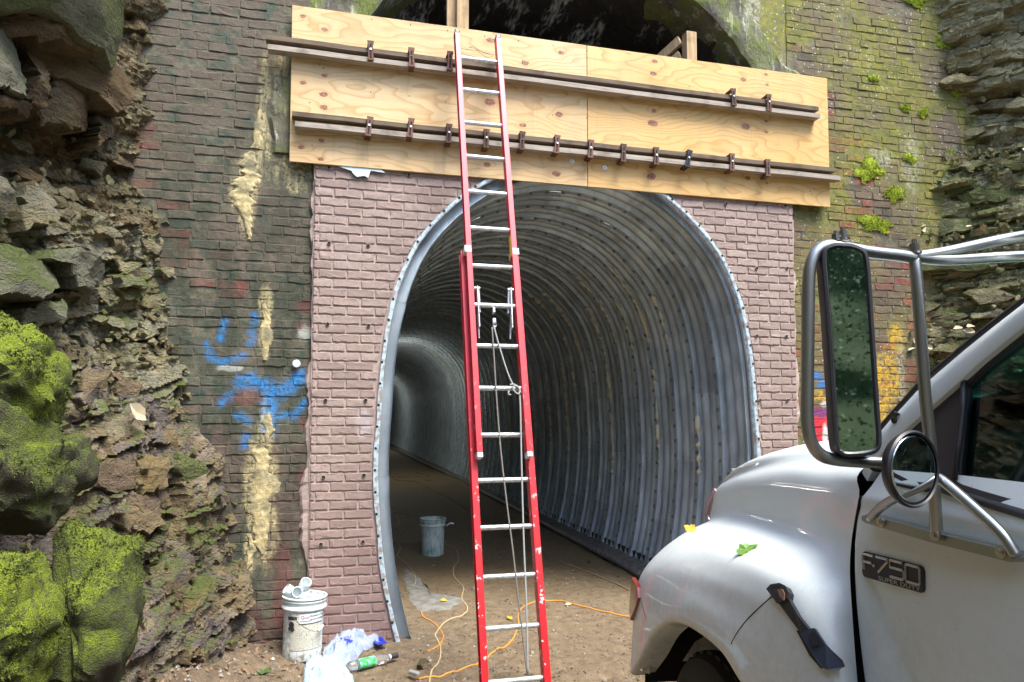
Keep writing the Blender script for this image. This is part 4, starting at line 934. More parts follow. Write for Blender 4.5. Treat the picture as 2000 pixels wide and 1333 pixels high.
# ---- the cutting goes on behind the camera: overgrown banks and trees
def bank(sg, name, y1, xf):
    y_, t_ = [q.ravel() for q in np.meshgrid(np.linspace(-45, y1, 90), np.linspace(-.3, 1, 46), indexing='ij')]
    z_ = t_*8.2; k = .9*fbm(arr(sg*3., y_*.8, z_*.9), 4, 3)+.16*np.round(2.5*vnoise(arr(y_*1.1, z_*2.2, sg*2.), 2))
    V, F = gridv(arr(np.array([xf(y) for y in y_])+sg*(.9*np.maximum(t_, 0)**1.5+k*.6), y_, z_), 90, 46); ob(name, (V, F if sg > 0 else F[:, ::-1]), M['cliff'], kind='structure', smooth=30)
bank(-1, 'cutting_side', 3.9, lambda y: -2.55-.05*min(0, y)*0-.5*max(0, (3.2-y)/6) if y > -3 else -3.2)
bank(1, 'cutting_side', 4.0, lambda y: 7.6+.03*(4-y))
# wooded slope that closes the cutting behind the viewpoint
x_, t_ = [q.ravel() for q in np.meshgrid(np.linspace(-26, 30, 80), np.linspace(0, 1, 50), indexing='ij')]
V, F = gridv(arr(x_, -13-15*t_+2.2*fbm(arr(x_*.25, t_*5, 3.), 4, 4), -.4+13*t_+1.5*fbm(arr(x_*.3, t_*4, 9.), 3, 6)), 80, 50)
ob('wooded_slope', (V, F), M['bank'], kind='structure', smooth=True)
rg = np.random.default_rng(19); n = 110000; q = V[rg.integers(len(V), size=n)]+rg.normal(0, .5, (n, 3))+np.stack([0*np.zeros(n), 0*np.zeros(n), rg.uniform(0, 1.6, n)], 1)
e = rg.normal(size=(n, 3)); e /= np.linalg.norm(e, axis=1, keepdims=True); a = np.cross(e, rg.normal(size=(n, 3))); a /= np.linalg.norm(a, axis=1, keepdims=True); l = rg.uniform(.05, .14, (n, 1))
vv = np.stack([q, q+a*l*.4+e*l*.5, q+e*l, q-a*l*.4+e*l*.5], 1).reshape(-1, 3); ob('undergrowth', (vv, np.arange(4*n).reshape(-1, 4)), M['leaves'], kind='stuff')
def tree(x, y, h, seed, lab):
    t = thing('tree', (x, y, 0), lab, 'tree', 'trees along the cutting behind'); rg = np.random.default_rng(seed)
    P = [(x+.2*sin(k*.9+seed)*k/6, y+.15*cos(k+seed)*k/6, h*k/8) for k in range(9)]
    parts = [tube(crom(P, 3), np.linspace(.17, .03, 25), 8)]; tips = []
    for b in range(14):
        k = rg.uniform(.35, .95); p0 = np.array(P[int(k*8)]); a = rg.uniform(0, 2*pi); l = h*.28*(1.2-k*.6); p1 = p0+np.array([cos(a)*l, sin(a)*l, l*.45]); parts.append(tube([p0, (p0+p1)/2+np.array([0, 0, .1]), p1], [.05, .03, .01], 5)); tips += [p1, (p0+p1)/2]
    ob('trunk', cat_(parts), M['bark'], t); vv = []; ff = []
    for p in tips:
        for _ in range(130):
            q = p+rg.normal(0, h*.07, 3); e = rg.normal(size=3); e /= np.linalg.norm(e); a = np.cross(e, rg.normal(size=3)); a /= np.linalg.norm(a); l = rg.uniform(.07, .14); k = len(vv)
            vv += [q, q+a*l*.5+e*l*.5, q+e*l*1.1, q-a*l*.5+e*l*.5]; ff.append((k, k+1, k+2, k+3))
    ob('crown', (np.array(vv), ff), M['leaves'], t)
for i, (x, y, h) in enumerate([(-4.6, -8, 13), (10.5, -6, 14), (-2.5, -13, 12), (3.5, -15, 14), (8.5, -14, 13), (.8, -18, 16)]):
    tree(x, y, h, 60+i, ['tall leafy tree on the left bank just behind the viewpoint', 'tallest leafy tree on the right bank behind the truck', 'leafy tree far back on the left bank', 'leafy tree closing the middle of the cutting far behind', 'leafy tree far back on the right bank', 'farthest leafy tree at the end of the cutting'][i])
# ---- moss cushions on the right wall
def cushion(px, py, rx, ry, lab, seed):
    c = on_y(px, py, YW); a = abs(on_y(px+rx, py, YW)[0]-c[0]); b = abs(on_y(px, py+ry, YW)[2]-c[2]); rg = np.random.default_rng(seed)
    t = thing('moss_cushion', c, lab, 'moss', 'moss cushions on the right brick wall'); vv = []; ff = []
    V, F = grid(lambda u, v: (c[0]+a*v*cos(u)*(.85+.5*vnoise(np.array([cos(u)*2, sin(u)*2, seed]), 1)), YW-.004-.010*(1-v*v)-.005*rg.random(), c[2]+b*v*sin(u)*(.85+.5*vnoise(np.array([cos(u)*2, sin(u)*2, seed]), 1))), np.linspace(0, 2*pi, 19), np.linspace(.05, 1, 6))
    ob('moss_pad', (V, F), M['wallmoss'], t, smooth=True)
    for _ in range(int(160+a*b*110000)):
        u = rg.uniform(0, 2*pi); v = math.sqrt(rg.uniform(0, 1.15))*(.85+.5*float(vnoise(np.array([cos(u)*2, sin(u)*2, seed]), 1))); p = np.array([c[0]+a*v*cos(u), YW-.006-.010*max(0, 1-v*v), c[2]+b*v*sin(u)]); l = rg.uniform(.010, .022); k = len(vv); w = rg.normal(0, .5)
        a2 = rg.normal(0, .0045, 3); vv += [p+a2, p-a2, p+np.array([w*l*.6, -l*.25, l*rg.uniform(-.8, .4)])]; ff.append((k, k+1, k+2))
    ob('moss_leaves', (np.array(vv), ff), M['wallmoss'], t, kind='stuff')
for i, q in enumerate([(1697, 335, 25, 22, 'large bright moss cushion beside the dark brick hole on the right wall'), (1743, 378, 24, 16, 'moss cushion just below and right of the brick hole on the right wall'), (1710, 437, 36, 17, 'wide moss cushion above the tall truck mirror'), (1786, 3, 24, 12, 'moss cushion at the top edge of the photo on the right wall'), (1843, 84, 14, 14, 'pale moss cushion high up near the shale'), (1768, 211, 11, 9, 'small round moss cushion left of a smaller twin right of the plywood'), (1803, 220, 11, 9, 'small moss cushion right of its slightly rounder twin'), (1705, 154, 9, 7, 'tiny moss cushion level with the top corner of the plywood'), (1866, 186, 11, 6, 'flat moss cushion at the right brick edge by the shale'), (1774, 310, 12, 9, 'faint moss cushion above the two red bricks'), (1852, 298, 13, 7, 'low moss cushion near the shale ledge')]):
    cushion(*q, 40+i)
# ================================================================ plywood formwork over the crown
YY = 5.62                                    # front of the plywood
fw = thing('formwork', (XC, YY, 3.68), 'plywood formwork with weathered timber wales and rusty clamps above the tunnel mouth', 'formwork')
def kx(L): return [(*on_y(x, y, YY)[[0, 2]], r*(.55+.4*((x*7+y*3) % 10)/10)) for x, y, r in L]
k1 = kx([(592, 32, .036), (634, 58, .036), (592, 162, .04), (634, 148, .034), (632, 185, .03), (632, 210, .04), (588, 288, .04), (628, 275, .034), (626, 311, .03), (958, 79, .045), (1026, 124, .04), (957, 200, .045), (1021, 245, .042), (951, 322, .04), (1096, 103, .045), (1092, 224, .04), (1087, 340, .036)])
k2 = kx([(1279, 120, .034), (1276, 144, .042), (1277, 217, .04), (1275, 241, .048), (1272, 345, .044), (1452, 156, .04), (1496, 146, .032), (1498, 166, .022), (1456, 248, .05), (1496, 237, .03), (1496, 258, .026), (1460, 348, .034), (1498, 358, .02)])
M['ply1'] = plywood('pale plywood', (.68, .50, .265), k1, 1.3); M['ply2'] = plywood('honey plywood', (.69, .465, .19), k2, 7.7)
a = on_y(565, 317, YY); b = on_y(1148, 369, YY); c = on_y(1622, 403, YY); zt = on_y(570, 10, YY)[2]; zb = (a[2]+c[2])/2
ob('plywood_sheet', box(((a[0]+b[0])/2-.001, YY+.009, (zt+zb)/2), (b[0]-a[0]-.004, .018, zt-zb), None, .0015), M['ply1'], fw)
ob('plywood_sheet', box(((c[0]+b[0])/2+.001, YY+.009, (zt+zb)/2-.002), (c[0]-b[0]-.004, .018, zt-zb), None, .0015), M['ply2'], fw, label='honey coloured plywood sheet on the right')
YF = 5.535
def wale(x0, y0, x1, y1, h, mat, dy=0., yf=YF, dp=.085):
    p, q = on_y(x0, y0, yf), on_y(x1, y1, yf); p[1] = q[1] = yf+dp/2+dy; V, F = bar(p, q, dp, h, (0, 0, 1), .004)
    V = V+.0025*fbm(V*9, 2, 3)[:, None]; R = frame(q-p); return V, F
def walev(x0, y0, x1, y1, h, dy, dp):
    p, q = on_y(x0, y0, YF), on_y(x1, y1, YF); n = 24; V = []; F = []
    for i in range(n+1):
        c_ = p+(q-p)*i/n; w = .003*float(vnoise(np.array([i*.6, y0, 0.]), 4))
        for (yy, zz) in ((0, -.5), (0, .5), (1, .5), (1, -.5)): V.append((c_[0], YF+dy+yy*dp, c_[2]+zz*h+w))
    for i in range(n):
        for j in range(4): F.append((4*i+j, 4*i+(j+1) % 4, 4*i+4+(j+1) % 4, 4*i+4+j))
    F += [(3, 2, 1, 0), (4*n, 4*n+1, 4*n+2, 4*n+3)]; return V, [f[::-1] for f in F]
ob('wale_board', walev(519, 71, 1600, 212, .036, .006, .078), M['wale'], fw)
ob('wale_board', walev(523, 91, 1602, 227, .038, 0, .084), M['walegrey'], fw)
ob('wale_board', walev(570, 221, 1634, 332, .036, .006, .078), M['wale'], fw)
ob('wale_board', walev(576, 241, 1642, 348, .040, 0, .084), M['walegrey'], fw)
# slotted wedge clamps
def clamp(x, y, tilt, mat):
    cc = on_y(x, y, YF-.012); h, w = .155, .048; sh_ = [(-.55, .5), (.55, .5), (.36, .16), (.42, -.2), (.52, -.5), (-.52, -.5), (-.42, -.2), (-.36, .16)]
    R = np.array([[cos(tilt), 0, sin(tilt)], [0, 1, 0], [-sin(tilt), 0, cos(tilt)]])
    P = [R@np.array([q[0]*w, 0, q[1]*h])+cc for q in sh_]; V, F = prism(P, (0, 1, 0), -.006, .006)
    o = ob('clamp', (V, F), mat, fw)
    for z, l in ((.16, .05), (-.10, .04), (-.33, .018)): ob('slot', box(R@np.array([0, -.0066, z*h])+cc, (.011, .003, l), R), M['hole'], o)
    ob('wedge_pin', tube([R@np.array([0, -.012, .05*h])+cc, R@np.array([0, .02, .02*h])+cc], .008, 8), M['alu' if int(x) % 3 else 'rust'], o)
    ob('back_leg', box(R@np.array([0, .05, .46*h])+cc, (w*.9, .10, .010), R), mat, o)
    ob('back_leg', box(R@np.array([0, .05, -.46*h])+cc, (w*.9, .10, .010), R), mat, o)
for (x, y, t) in [(724, 99, -.02), (804, 112, -.03), (879, 119, .02), (1433, 190, -.05), (1502, 201, .0), (721, 247, .12), (802, 250, .10), (877, 261, .04), (950, 271, .03), (1020, 275, .06), (1088, 282, .08), (1154, 291, .07), (1218, 299, .04), (1282, 305, .01), (1345, 310, .2), (1430, 317, .02), (1500, 328, -.02)]:
    clamp(x, y, t, M['black'] if x == 1345 else M['rust'])
for (x, y) in ((1117, 315), (1181, 328)):
    cc = on_y(x, y, YY); o = ob('bolt_washer', lathe([(.020, 0), (.020, -.004), (.010, -.0042)], cc, (0, 1, 0), 20), M['pvc'], fw); ob('bolt', lathe([(.009, -.0042), (.009, -.014)], cc, (0, 1, 0), 6), M['steel'], o)
# screws in the plywood
sc = [lathe([(.005, 0), (.005, -.0016)], on_y(x, y, YY-.0005), (0, 1, 0), 6) for x, y in [(726, 38), (802, 49), (874, 60), (624, 126), (632, 134), (1021, 118), (1081, 90), (946, 71), (1013, 80), (724, 180), (799, 188), (871, 200), (605, 201), (1146, 100), (1080, 225), (1146, 230), (1338, 232), (1346, 170), (1500, 105), (1350, 338), (1500, 340), (1585, 380), (1590, 370), (1582, 374), (618, 253), (610, 285)]]
ob('screw_heads', cat_(sc), M['ink'], fw, kind='stuff')
# props standing behind
for (x0, y0, ztop, lab, br) in ((902, 60, 5.75, 'taller pale timber post rising behind the plywood at the head of the ladder', 0), (1347, 122, 5.24, 'short timber post with a raking brace behind the plywood on the right', 1)):
    b0 = on_y(x0, y0, 5.74); t = thing('timber_post', (b0[0], 5.74, 3.9), lab, 'post', 'timber posts behind the formwork')
    ob('upright', bar((b0[0], 5.74, 3.9), (b0[0], 5.74, ztop), .09, .10, (1, 0, 0), .003), M['post'], t)
    if br:
        for dz in (0, -.14): ob('brace', bar((b0[0]-.06, 5.80, ztop-.04+dz), (b0[0]-.75, 6.9, ztop-.62+dz), .04, .09, (0, 0, 1), .003), M['post'], t)
    else: ob('side_strip', bar((b0[0]-.075, 5.78, 3.9), (b0[0]-.075, 5.78, ztop), .055, .10, (1, 0, 0), .003), M['post'], t)
# torn foam sheet hanging under the plywood
L = [(662, 326), (686, 334), (690, 340), (697, 346), (712, 344), (719, 348), (724, 334), (752, 338), (742, 330), (700, 320)]
V, F = prism([on_y(x, y, 5.632) for x, y in L], (0, 1, 0), -.004, .004); ob('foam_scrap', (V, F), M['paper'], label='torn scrap of white foam sheet poking out under the plywood', cat='scrap')
ob('round_cap', lathe([(.030, 0), (.030, -.008), (.024, -.012), (.005, -.012)], on_y(579, 711, YW-.02), (0, 1, 0), 24), M['pvc'], label='round white plastic cap fixed to the old brick above the blue paint', cat='cap')
# ================================================================ extension ladder
LA = radians(74.5); UP = np.array([0, cos(LA), sin(LA)]); ON = np.array([0, -sin(LA), cos(LA)])
LT = np.array([1.1236, 5.45, 4.559])         # top rung
def lad(x, i, off=0.): return np.array([x, LT[1], LT[2]])-UP*(i*.3048)+ON*off
def lx(px, i):                               # x on the ladder plane from a photo column at rung i
    p = lad(0, i); d = ray(px, 0); 
    y = CYP-FPX*((p-CAM)@_u)/((p-CAM)@_f)
    for _ in range(3): q = on_plane(px, y, p, ON); y = CYP-FPX*((lad(q[0], i)-CAM)@_u)/((lad(q[0], i)-CAM)@_f)
    return q[0]
lw = thing('extension_ladder', (LT[0], lad(0, 15.5)[1], 0), 'red extension ladder with aluminium rungs leaning on the plywood formwork', 'ladder')
def rail(x, i0, i1, off, sg, fl=.036, web=.068, t=.007):
    """C channel: web on the inner side, flanges pointing away from the rungs"""
    o = []; a, b = lad(0, i0, off), lad(0, i1, off)
    for (dx, dn, w, dpt) in ((0, 0, t, web), (sg*fl/2, web/2-t/2, fl, t), (sg*fl/2, -web/2+t/2, fl, t)):
        o.append(bar(a+np.array([x+dx, 0, 0])+ON*dn, b+np.array([x+dx, 0, 0])+ON*dn, dpt, w, (1, 0, 0), .0015))
    return cat_(o)
fl, fr = lx(907, 3), lx(983, 3); bl_, br_ = lx(943, 13), lx(1049, 13)
FO, BO = .040, -.036
for (x, s_) in ((fl, -1), (fr, 1)):
    r = ob('fly_rail', rail(x, -.75, 10.45, FO, s_), M['ladder'], lw)
    for (i, m_) in ((-.78, 'black'), (10.5, 'alu')): ob('end_cap', bar(lad(x+s_*.016, i-.05, FO), lad(x+s_*.016, i+.08, FO), .072, .042, (1, 0, 0), .006), M[m_], r)
for (x, s_) in ((bl_, -1), (br_, 1)):
    r = ob('base_rail', rail(x, 5.55, 15.42, BO, s_, .040, .075), M['ladder'], lw)
    ob('foot', bar(lad(x+s_*.015, 15.35, BO), lad(x+s_*.015, 15.62, BO-.02), .10, .06, (1, 0, 0), .01), M['black'], r)
    for i in range(6, 16): ob('rung_plate', lathe([(.024, 0), (.024, s_*.004), (.012, s_*.008)], lad(x+s_*.004, i, BO), (1, 0, 0), 14), M['alu'], r)
    ob('guide_bracket', box(lad(x-s_*.0, 5.62, BO+.055), (.05, .115, .055), frame(UP, (1, 0, 0))[:, [1, 0, 2]] if False else np.stack([np.array([1., 0, 0]), ON, UP], 1), .004), M['pvc'], r)
def rung(i, x0, x1, off): 
    prof = []; 
    return lathe([(.0165, 0), (.0165, x1-x0)], lad(x0, i, off), (1, 0, 0), 14)
for i in range(0, 10): ob('rung', rung(i, fl+.002, fr-.002, FO), M['alu'], lw, smooth=40)
for i in range(10, 16): ob('rung', rung(i, bl_+.002, br_-.002, BO), M['alu'], lw, smooth=40)
for (x, s_) in ((fl, 1), (fr, -1)):
    k = ob('rung_lock', bar(lad(x+s_*.030, 6.55, FO+.01), lad(x+s_*.034, 7.55, FO-.01), .045, .010, (1, 0, 0), .003), M['alu'], lw)
    ob('lock_hook', bar(lad(x+s_*.042, 6.62, FO+.0), lad(x+s_*.05, 7.15, FO-.03), .03, .012, (1, 0, 0), .003), M['alu'], k)
    ob('lock_hook', bar(lad(x+s_*.030, 7.2, FO-.02), lad(x+s_*.040, 7.75, FO-.06), .025, .010, (1, 0, 0), .003), M['alu'], k)
    ob('lock_pin', lathe([(.012, -.02), (.012, .02)], lad(x+s_*.03, 6.6, FO+.01), (1, 0, 0), 10), M['alu'], k)
ob('warning_label', box(lad(fr-.006, 5.45, FO), (.002, .05, .17), np.stack([np.array([1., 0, 0]), ON, UP], 1)), M['yellow'], lw)
pc = lx(962, 7.35); pu = ob('pulley', box(lad(pc, 7.45, FO+.01), (.024, .02, .07), np.stack([np.array([1., 0, 0]), ON, UP], 1), .004), M['alu'], lw)
ob('pulley_wheel', lathe([(.02, -.006), (.014, 0), (.02, .006)], lad(pc, 7.48, FO+.012), (1, 0, 0), 16), M['steel'], pu); ob('pulley_clip', box(lad(pc, 7.15, FO+.012), (.016, .04, .04), np.stack([np.array([1., 0, 0]), ON, UP], 1), .004), M['alu'], pu)
def lpx(x, y, off): return on_plane(x, y, lad(0, 0, off), ON)
st1 = [lpx(*q, FO+.03) for q in ((961, 640), (965, 700), (970, 780), (978, 880), (990, 985), (1001, 1070), (1010, 1150), (1022, 1250), (1030, 1318))]
st2 = [lpx(*q, FO+.03) for q in ((965, 640), (976, 680), (992, 730), (1004, 756))]
st3 = [lpx(*q, FO+.035) for q in ((1006, 757), (1013, 764), (1016, 790), (1018, 880), (1020, 960), (1023, 1060), (1028, 1180), (1031, 1318))]
ob('rope', cat_([tube(crom(st2, 6), .006, 8), tube(crom(st3, 6), .006, 8)]), M['rope'], lw, smooth=True)
ob('rope', tube(crom(st1, 6), .0055, 8), M['ropedark'], lw, smooth=True, label='dirtier strand of the hoisting rope')
kn = [lpx(*q, FO+.045) for q in ((996, 752), (1006, 752), (1015, 762), (1012, 770), (1004, 764), (1002, 756), (1012, 756), (1017, 768))]
ob('rope_knot', cat_([tube(crom(kn, 6), .0065, 8), tube(crom([lpx(*q, FO+.045) for q in ((994, 764), (993, 770), (998, 772))], 5), .006, 8)]), M['rope'], lw, smooth=True)
wr_ = [lpx(*q, FO+.02) for q in ((897, 92), (905, 96), (930, 99), (938, 104), (950, 112), (958, 112), (963, 108), (950, 104), (938, 100), (925, 92), (916, 93), (926, 95), (950, 105), (983, 110))]
ob('tie_wire', cat_([tube(crom(wr_, 5), .0016, 5), tube(crom([lpx(*q, FO+.02) for q in ((897, 104), (930, 112), (976, 124))], 5), .0014, 5)]), M['ink'], lw)
# ================================================================ things on the floor
def bucket(c, r0, r1, h, mat, lab, lean=(0, 0, 1)):
    t = thing('bucket', c, lab, 'bucket'); c = np.asarray(c, float)
    rim = .80*h
    pr = [(.001, 0), (r0*.95, 0), (r0, .012)]+[(r0+(r1-.012-r0)*k/6, .012+(rim-.012)*k/6) for k in range(1, 7)]
    pr += [(r1+.006, rim+.002), (r1+.010, rim+.012), (r1+.004, rim+.026), (r1-.010, rim+.030), (r1-.006, rim+.055), (r1+.005, rim+.058), (r1+.005, rim+.066), (r1-.006, rim+.069), (r1-.002, h-.012), (r1+.010, h-.008), (r1+.010, h), (r1-.002, h+.002), (r1-.006, h-.01), (r0-.004, .02), (.001, .02)]
    ob('body', lathe(pr, c, lean, 44, False), M[mat], t, smooth=35); return t
bc = np.array([-.165, 5.43, gz(-.16, 5.43)-.005]); ln = np.array([.035, .01, 1.])
bt = bucket(bc, .136, .148, .435, 'bucket', 'white paint spattered bucket full of pipe fittings in front of the facing panel', ln)
ln = ln/np.linalg.norm(ln)
R_ = frame(ln, (0, 1, .01))
fdir = np.array([.08, -1, 0]); fdir /= np.linalg.norm(fdir)
def on_bucket(a, z, r): rr_ = r; return bc+ln*z+np.array([sin(a)*rr_, -cos(a)*rr_, 0])
def decal(name, a0, a1, z0, z1, mat, lift=.0014, par=None):
    V = []; n = 16
    for i in range(n+1):
        a = a0+(a1-a0)*i/n
        for z in (z0, z1): V.append(on_bucket(a, z, .136+.012*z/.36*.72+lift))
    return ob(name, (V, [(2*i, 2*i+2, 2*i+3, 2*i+1) for i in range(n)]), M[mat], par or bt)
decal('label', -.62, 1.05, .085, .335, 'print'); decal('label_band', -.18, 1.05, .27, .335, 'pvc', .002); decal('label_rule', -.2, 1.05, .262, .268, 'ink', .0022)
decal('warning_panel', -.80, -.30, .295, .318, 'ink', .0022)
V = []
ob('warning_mark', cat_([decal_ for decal_ in [lathe([(.022, 0), (.022, .001)], on_bucket(-.56, .262, .1475), (sin(-.56), -cos(-.56), 0), 14), lathe([(.014, 0), (.014, .001)], on_bucket(-.64, .236, .147), (sin(-.6), -cos(-.6), 0), 10), lathe([(.016, 0), (.016, .001)], on_bucket(-.50, .232, .147), (sin(-.5), -cos(-.5), 0), 10)]]), M['ink'], bt)
def wrap_text(txt, size, a0, z, mat, lift=.003):
    V, F = text_mesh(txt, size, .0003); out = [on_bucket(a0+v[0]/.142, z+v[1], .1385+.012*z/.36*.72+lift-.002+v[2]) for v in V]; ob('lettering', (np.array(out), F), M[mat], bt)
wrap_text('Qual', .030, -.12, .304, 'redink'); wrap_text('HYDRAULIC', .015, -.14, .281, 'ink'); wrap_text('PREMIUM TRACTOR', .0185, .30, .310, 'ink'); wrap_text('TRANS-HYDRAULIC', .0165, .30, .287, 'ink')
hd = [on_bucket(-.55, .36, .165), on_bucket(-.25, .30, .180), on_bucket(.25, .235, .19), on_bucket(.62, .215, .18), on_bucket(.95, .235, .165)]
ob('wire_handle', tube(crom(hd, 8), .0022, 6), M['steel'], bt); ob('handle_grip', tube([on_bucket(.62, .216, .182), on_bucket(.96, .236, .168)], .008, 8), M['pvc'], bt)
def fitting(c, ax, lab, r=.034, l=.07, elbow=None):
    t = thing('pipe_fitting', c, lab, 'pipe fitting', 'white pipe fittings in the bucket'); ax = np.asarray(ax, float); ax /= np.linalg.norm(ax)
    pr = [(r*.86, l*.45), (r, l*.45), (r, l*.5), (r*.97, l*.52), (r, l*.2), (r, l*.5), (r*.88, l*.5), (r*.86, 0), (r*.86, -l*.3)]
    ob('socket', lathe([(r*.88, -l*.5), (r*.9, l*.48), (r*1.0, l*.5), (r*1.06, l*.46), (r*1.06, -l*.1), (r, -l*.14), (r, -l*.5)], c, ax, 22, False), M['pvc'], t, smooth=40)
    if elbow is not None:
        e = np.asarray(elbow, float); e /= np.linalg.norm(e); p = [np.asarray(c)-ax*l*.4, np.asarray(c)-ax*l*.75, np.asarray(c)-ax*l*.95+e*l*.35, np.asarray(c)-ax*l*.95+e*l*.9]
        ob('elbow', tube(crom(p, 6), r*.98, 18), M['pvc'], t, smooth=40)
    else: ob('inner_stop', lathe([(r*.87, 0), (.001, .001)], np.asarray(c)-ax*l*.3, ax, 18), M['cabin'] if r < .02 else M['pvc'], t)
top = bc+ln*.435
fitting(top+np.array([-.055, -.055, .035]), (.15, -.95, .25), 'white pipe socket facing out over the front rim of the bucket', .036, .08, (-.9, .2, -.1))
fitting(top+np.array([-.005, .03, .062]), (.35, -.6, .75), 'topmost white pipe elbow on the heap in the bucket', .038, .085, (-.6, .3, -.7))
fitting(top+np.array([-.10, .0, .03]), (-.75, -.2, .6), 'white pipe elbow leaning over the left rim of the bucket', .036, .08, (.8, .2, .1))
for i, (dx, dy, dz, ax, lab) in enumerate([(.02, -.06, -.03, (.2, -.4, .9), 'small upright white fitting in the middle of the bucket'), (.07, -.05, -.025, (.1, -.1, 1), 'stubby white fitting standing right of centre in the bucket'), (.09, .03, -.03, (.4, -.3, .8), 'white fitting lying against the right rim of the bucket'), (.04, .05, -.02, (-.3, -.3, .9), 'white fitting at the back of the bucket'), (-.03, -.09, -.05, (0, -.5, .8), 'white fitting low behind the front rim of the bucket')]):
    fitting(top+np.array([dx, dy, dz]), ax, lab, .027, .06)
ob('packing', lathe([(.13, -.09), (.001, -.07)], top, ln, 20), M['pvc'], bt)
gp_ = on_z(848, 1086, 0); gb = bucket((gp_[0], gp_[1]+.14, gz(gp_[0], gp_[1]+.14)-.02), .140, .158, .47, 'gbucket', 'green splashed mixing bucket standing inside the tunnel')
ob('wire_handle', tube([gp_+np.array([.15, .02, .36]), gp_+np.array([.20, -.03, .40]), gp_+np.array([.24, -.04, .39])], .010, 6), M['pvc'], gb)
# crumpled bags
def bag(name, L, hgt, mat, lab, seed, n=40):
    G_ = np.array([on_z(x, y, .03)[:2] for x, y in L]); P = crom(G_, 8, True); c = P.mean(0); V = []; rings = 14; m = len(P)
    for r in range(rings):
        t = r/(rings-1)
        for p in P:
            q = c+(p-c)*(1-t*.98); d = np.array([q[0]*9, q[1]*9, seed])
            z = gz(*q)+.004+hgt*(1-(1-t)**2.4)*(.75+.6*float(fbm(d*.6, 2, seed)))
            k = np.array([float(vnoise(np.array([q[0]*24, q[1]*24, seed+j*3.]), seed)) for j in range(3)])
            rid = 1-abs(float(vnoise(np.array([q[0]*20+seed, q[1]*20, 1.]), 2)))*2
            V.append((q[0]+.012*k[0], q[1]+.012*k[1], z+.034*rid*(t > 0)+.018*k[2]))
    F = [(r*m+j, r*m+(j+1) % m, (r+1)*m+(j+1) % m, (r+1)*m+j) for r in range(rings-1) for j in range(m)]
    return ob(name, (V, F), M[mat], smooth=True, label=lab, cat='plastic bag', group='plastic bags by the white bucket')
b1 = bag('plastic_bag', [(628, 1290), (640, 1262), (672, 1236), (700, 1218), (724, 1211), (733, 1232), (744, 1252), (716, 1262), (694, 1278), (668, 1294), (640, 1302)], .12, 'clearbag', 'clear crumpled bag with blue printed corners lying against the facing panel', 4)
b2 = bag('plastic_bag', [(592, 1330), (598, 1304), (616, 1290), (634, 1288), (664, 1288), (684, 1312), (690, 1336), (676, 1352), (640, 1362), (600, 1356)], .15, 'bag', 'pale blue white crumpled carrier bag in front of the clear one', 9)
def patch(L, z0, mat, name, par):
    from mathutils.bvhtree import BVHTree
    B_ = BVHTree.FromPolygons([tuple(np.array(v.co)+WL[par.name]) for v in par.data.vertices], [tuple(p.vertices) for p in par.data.polygons])
    def hit(x, y):
        d = Vector(ray(x, y)).normalized(); h = B_.ray_cast(Vector(CAM), d); return np.array(h[0]-d*.006) if h[0] is not None else on_z(x, y, z0)
    V = [hit(x, y) for x, y, dz in L]; c = hit(np.mean([q[0] for q in L]), np.mean([q[1] for q in L])); n = len(V); V = np.array(V+[c]); 
    return ob(name, (np.concatenate([V, V-np.array([0, 0, .003])]), [(i, (i+1) % n, n) for i in range(n)]+[((i+1) % n+n+1, i+n+1, 2*n+1) for i in range(n)]), M[mat], par)
patch([(708, 1216, .03), (724, 1208, .05), (731, 1212, .04), (731, 1238, .0), (716, 1240, .03)], .12, 'blueprint', 'printed_corner', b1)
patch([(729, 1254, .0), (744, 1243, .04), (756, 1256, .02), (738, 1260, -.02)], .05, 'blueprint', 'printed_corner', b1)
patch([(664, 1246, .0), (686, 1240, .02), (690, 1252, .02), (678, 1256, .0)], .125, 'blueprint', 'print_panel', b1)
# bottle
p0, p1 = on_z(680, 1303, .035), on_z(776, 1280, .035); ax = p1-p0; Lb = np.linalg.norm(ax); ax /= Lb
bo = thing('bottle', (p0+p1)/2, 'empty clear drinks bottle with a green label lying on the dirt beside the bags', 'bottle')
ob('body', lathe([(.001, 0), (.026, 0), (.033, .012), (.034, Lb*.2), (.031, Lb*.24), (.034, Lb*.28), (.034, Lb*.52), (.031, Lb*.56), (.033, Lb*.62), (.026, Lb*.74), (.014, Lb*.83), (.013, Lb*.88)], p0, ax, 22, False), M['pet'], bo, smooth=True)
ob('label', lathe([(.0345, Lb*.20), (.0345, Lb*.52)], p0, ax, 22, False), M['glabel'], bo, smooth=True)
ob('neck_ring', lathe([(.018, Lb*.82), (.019, Lb*.84), (.016, Lb*.86)], p0, ax, 16, False), M['pvc'], bo); ob('cap', lathe([(.017, Lb*.87), (.019, Lb*.88), (.019, Lb), (.001, Lb+.001)], p0, ax, 16), M['ink'], bo)
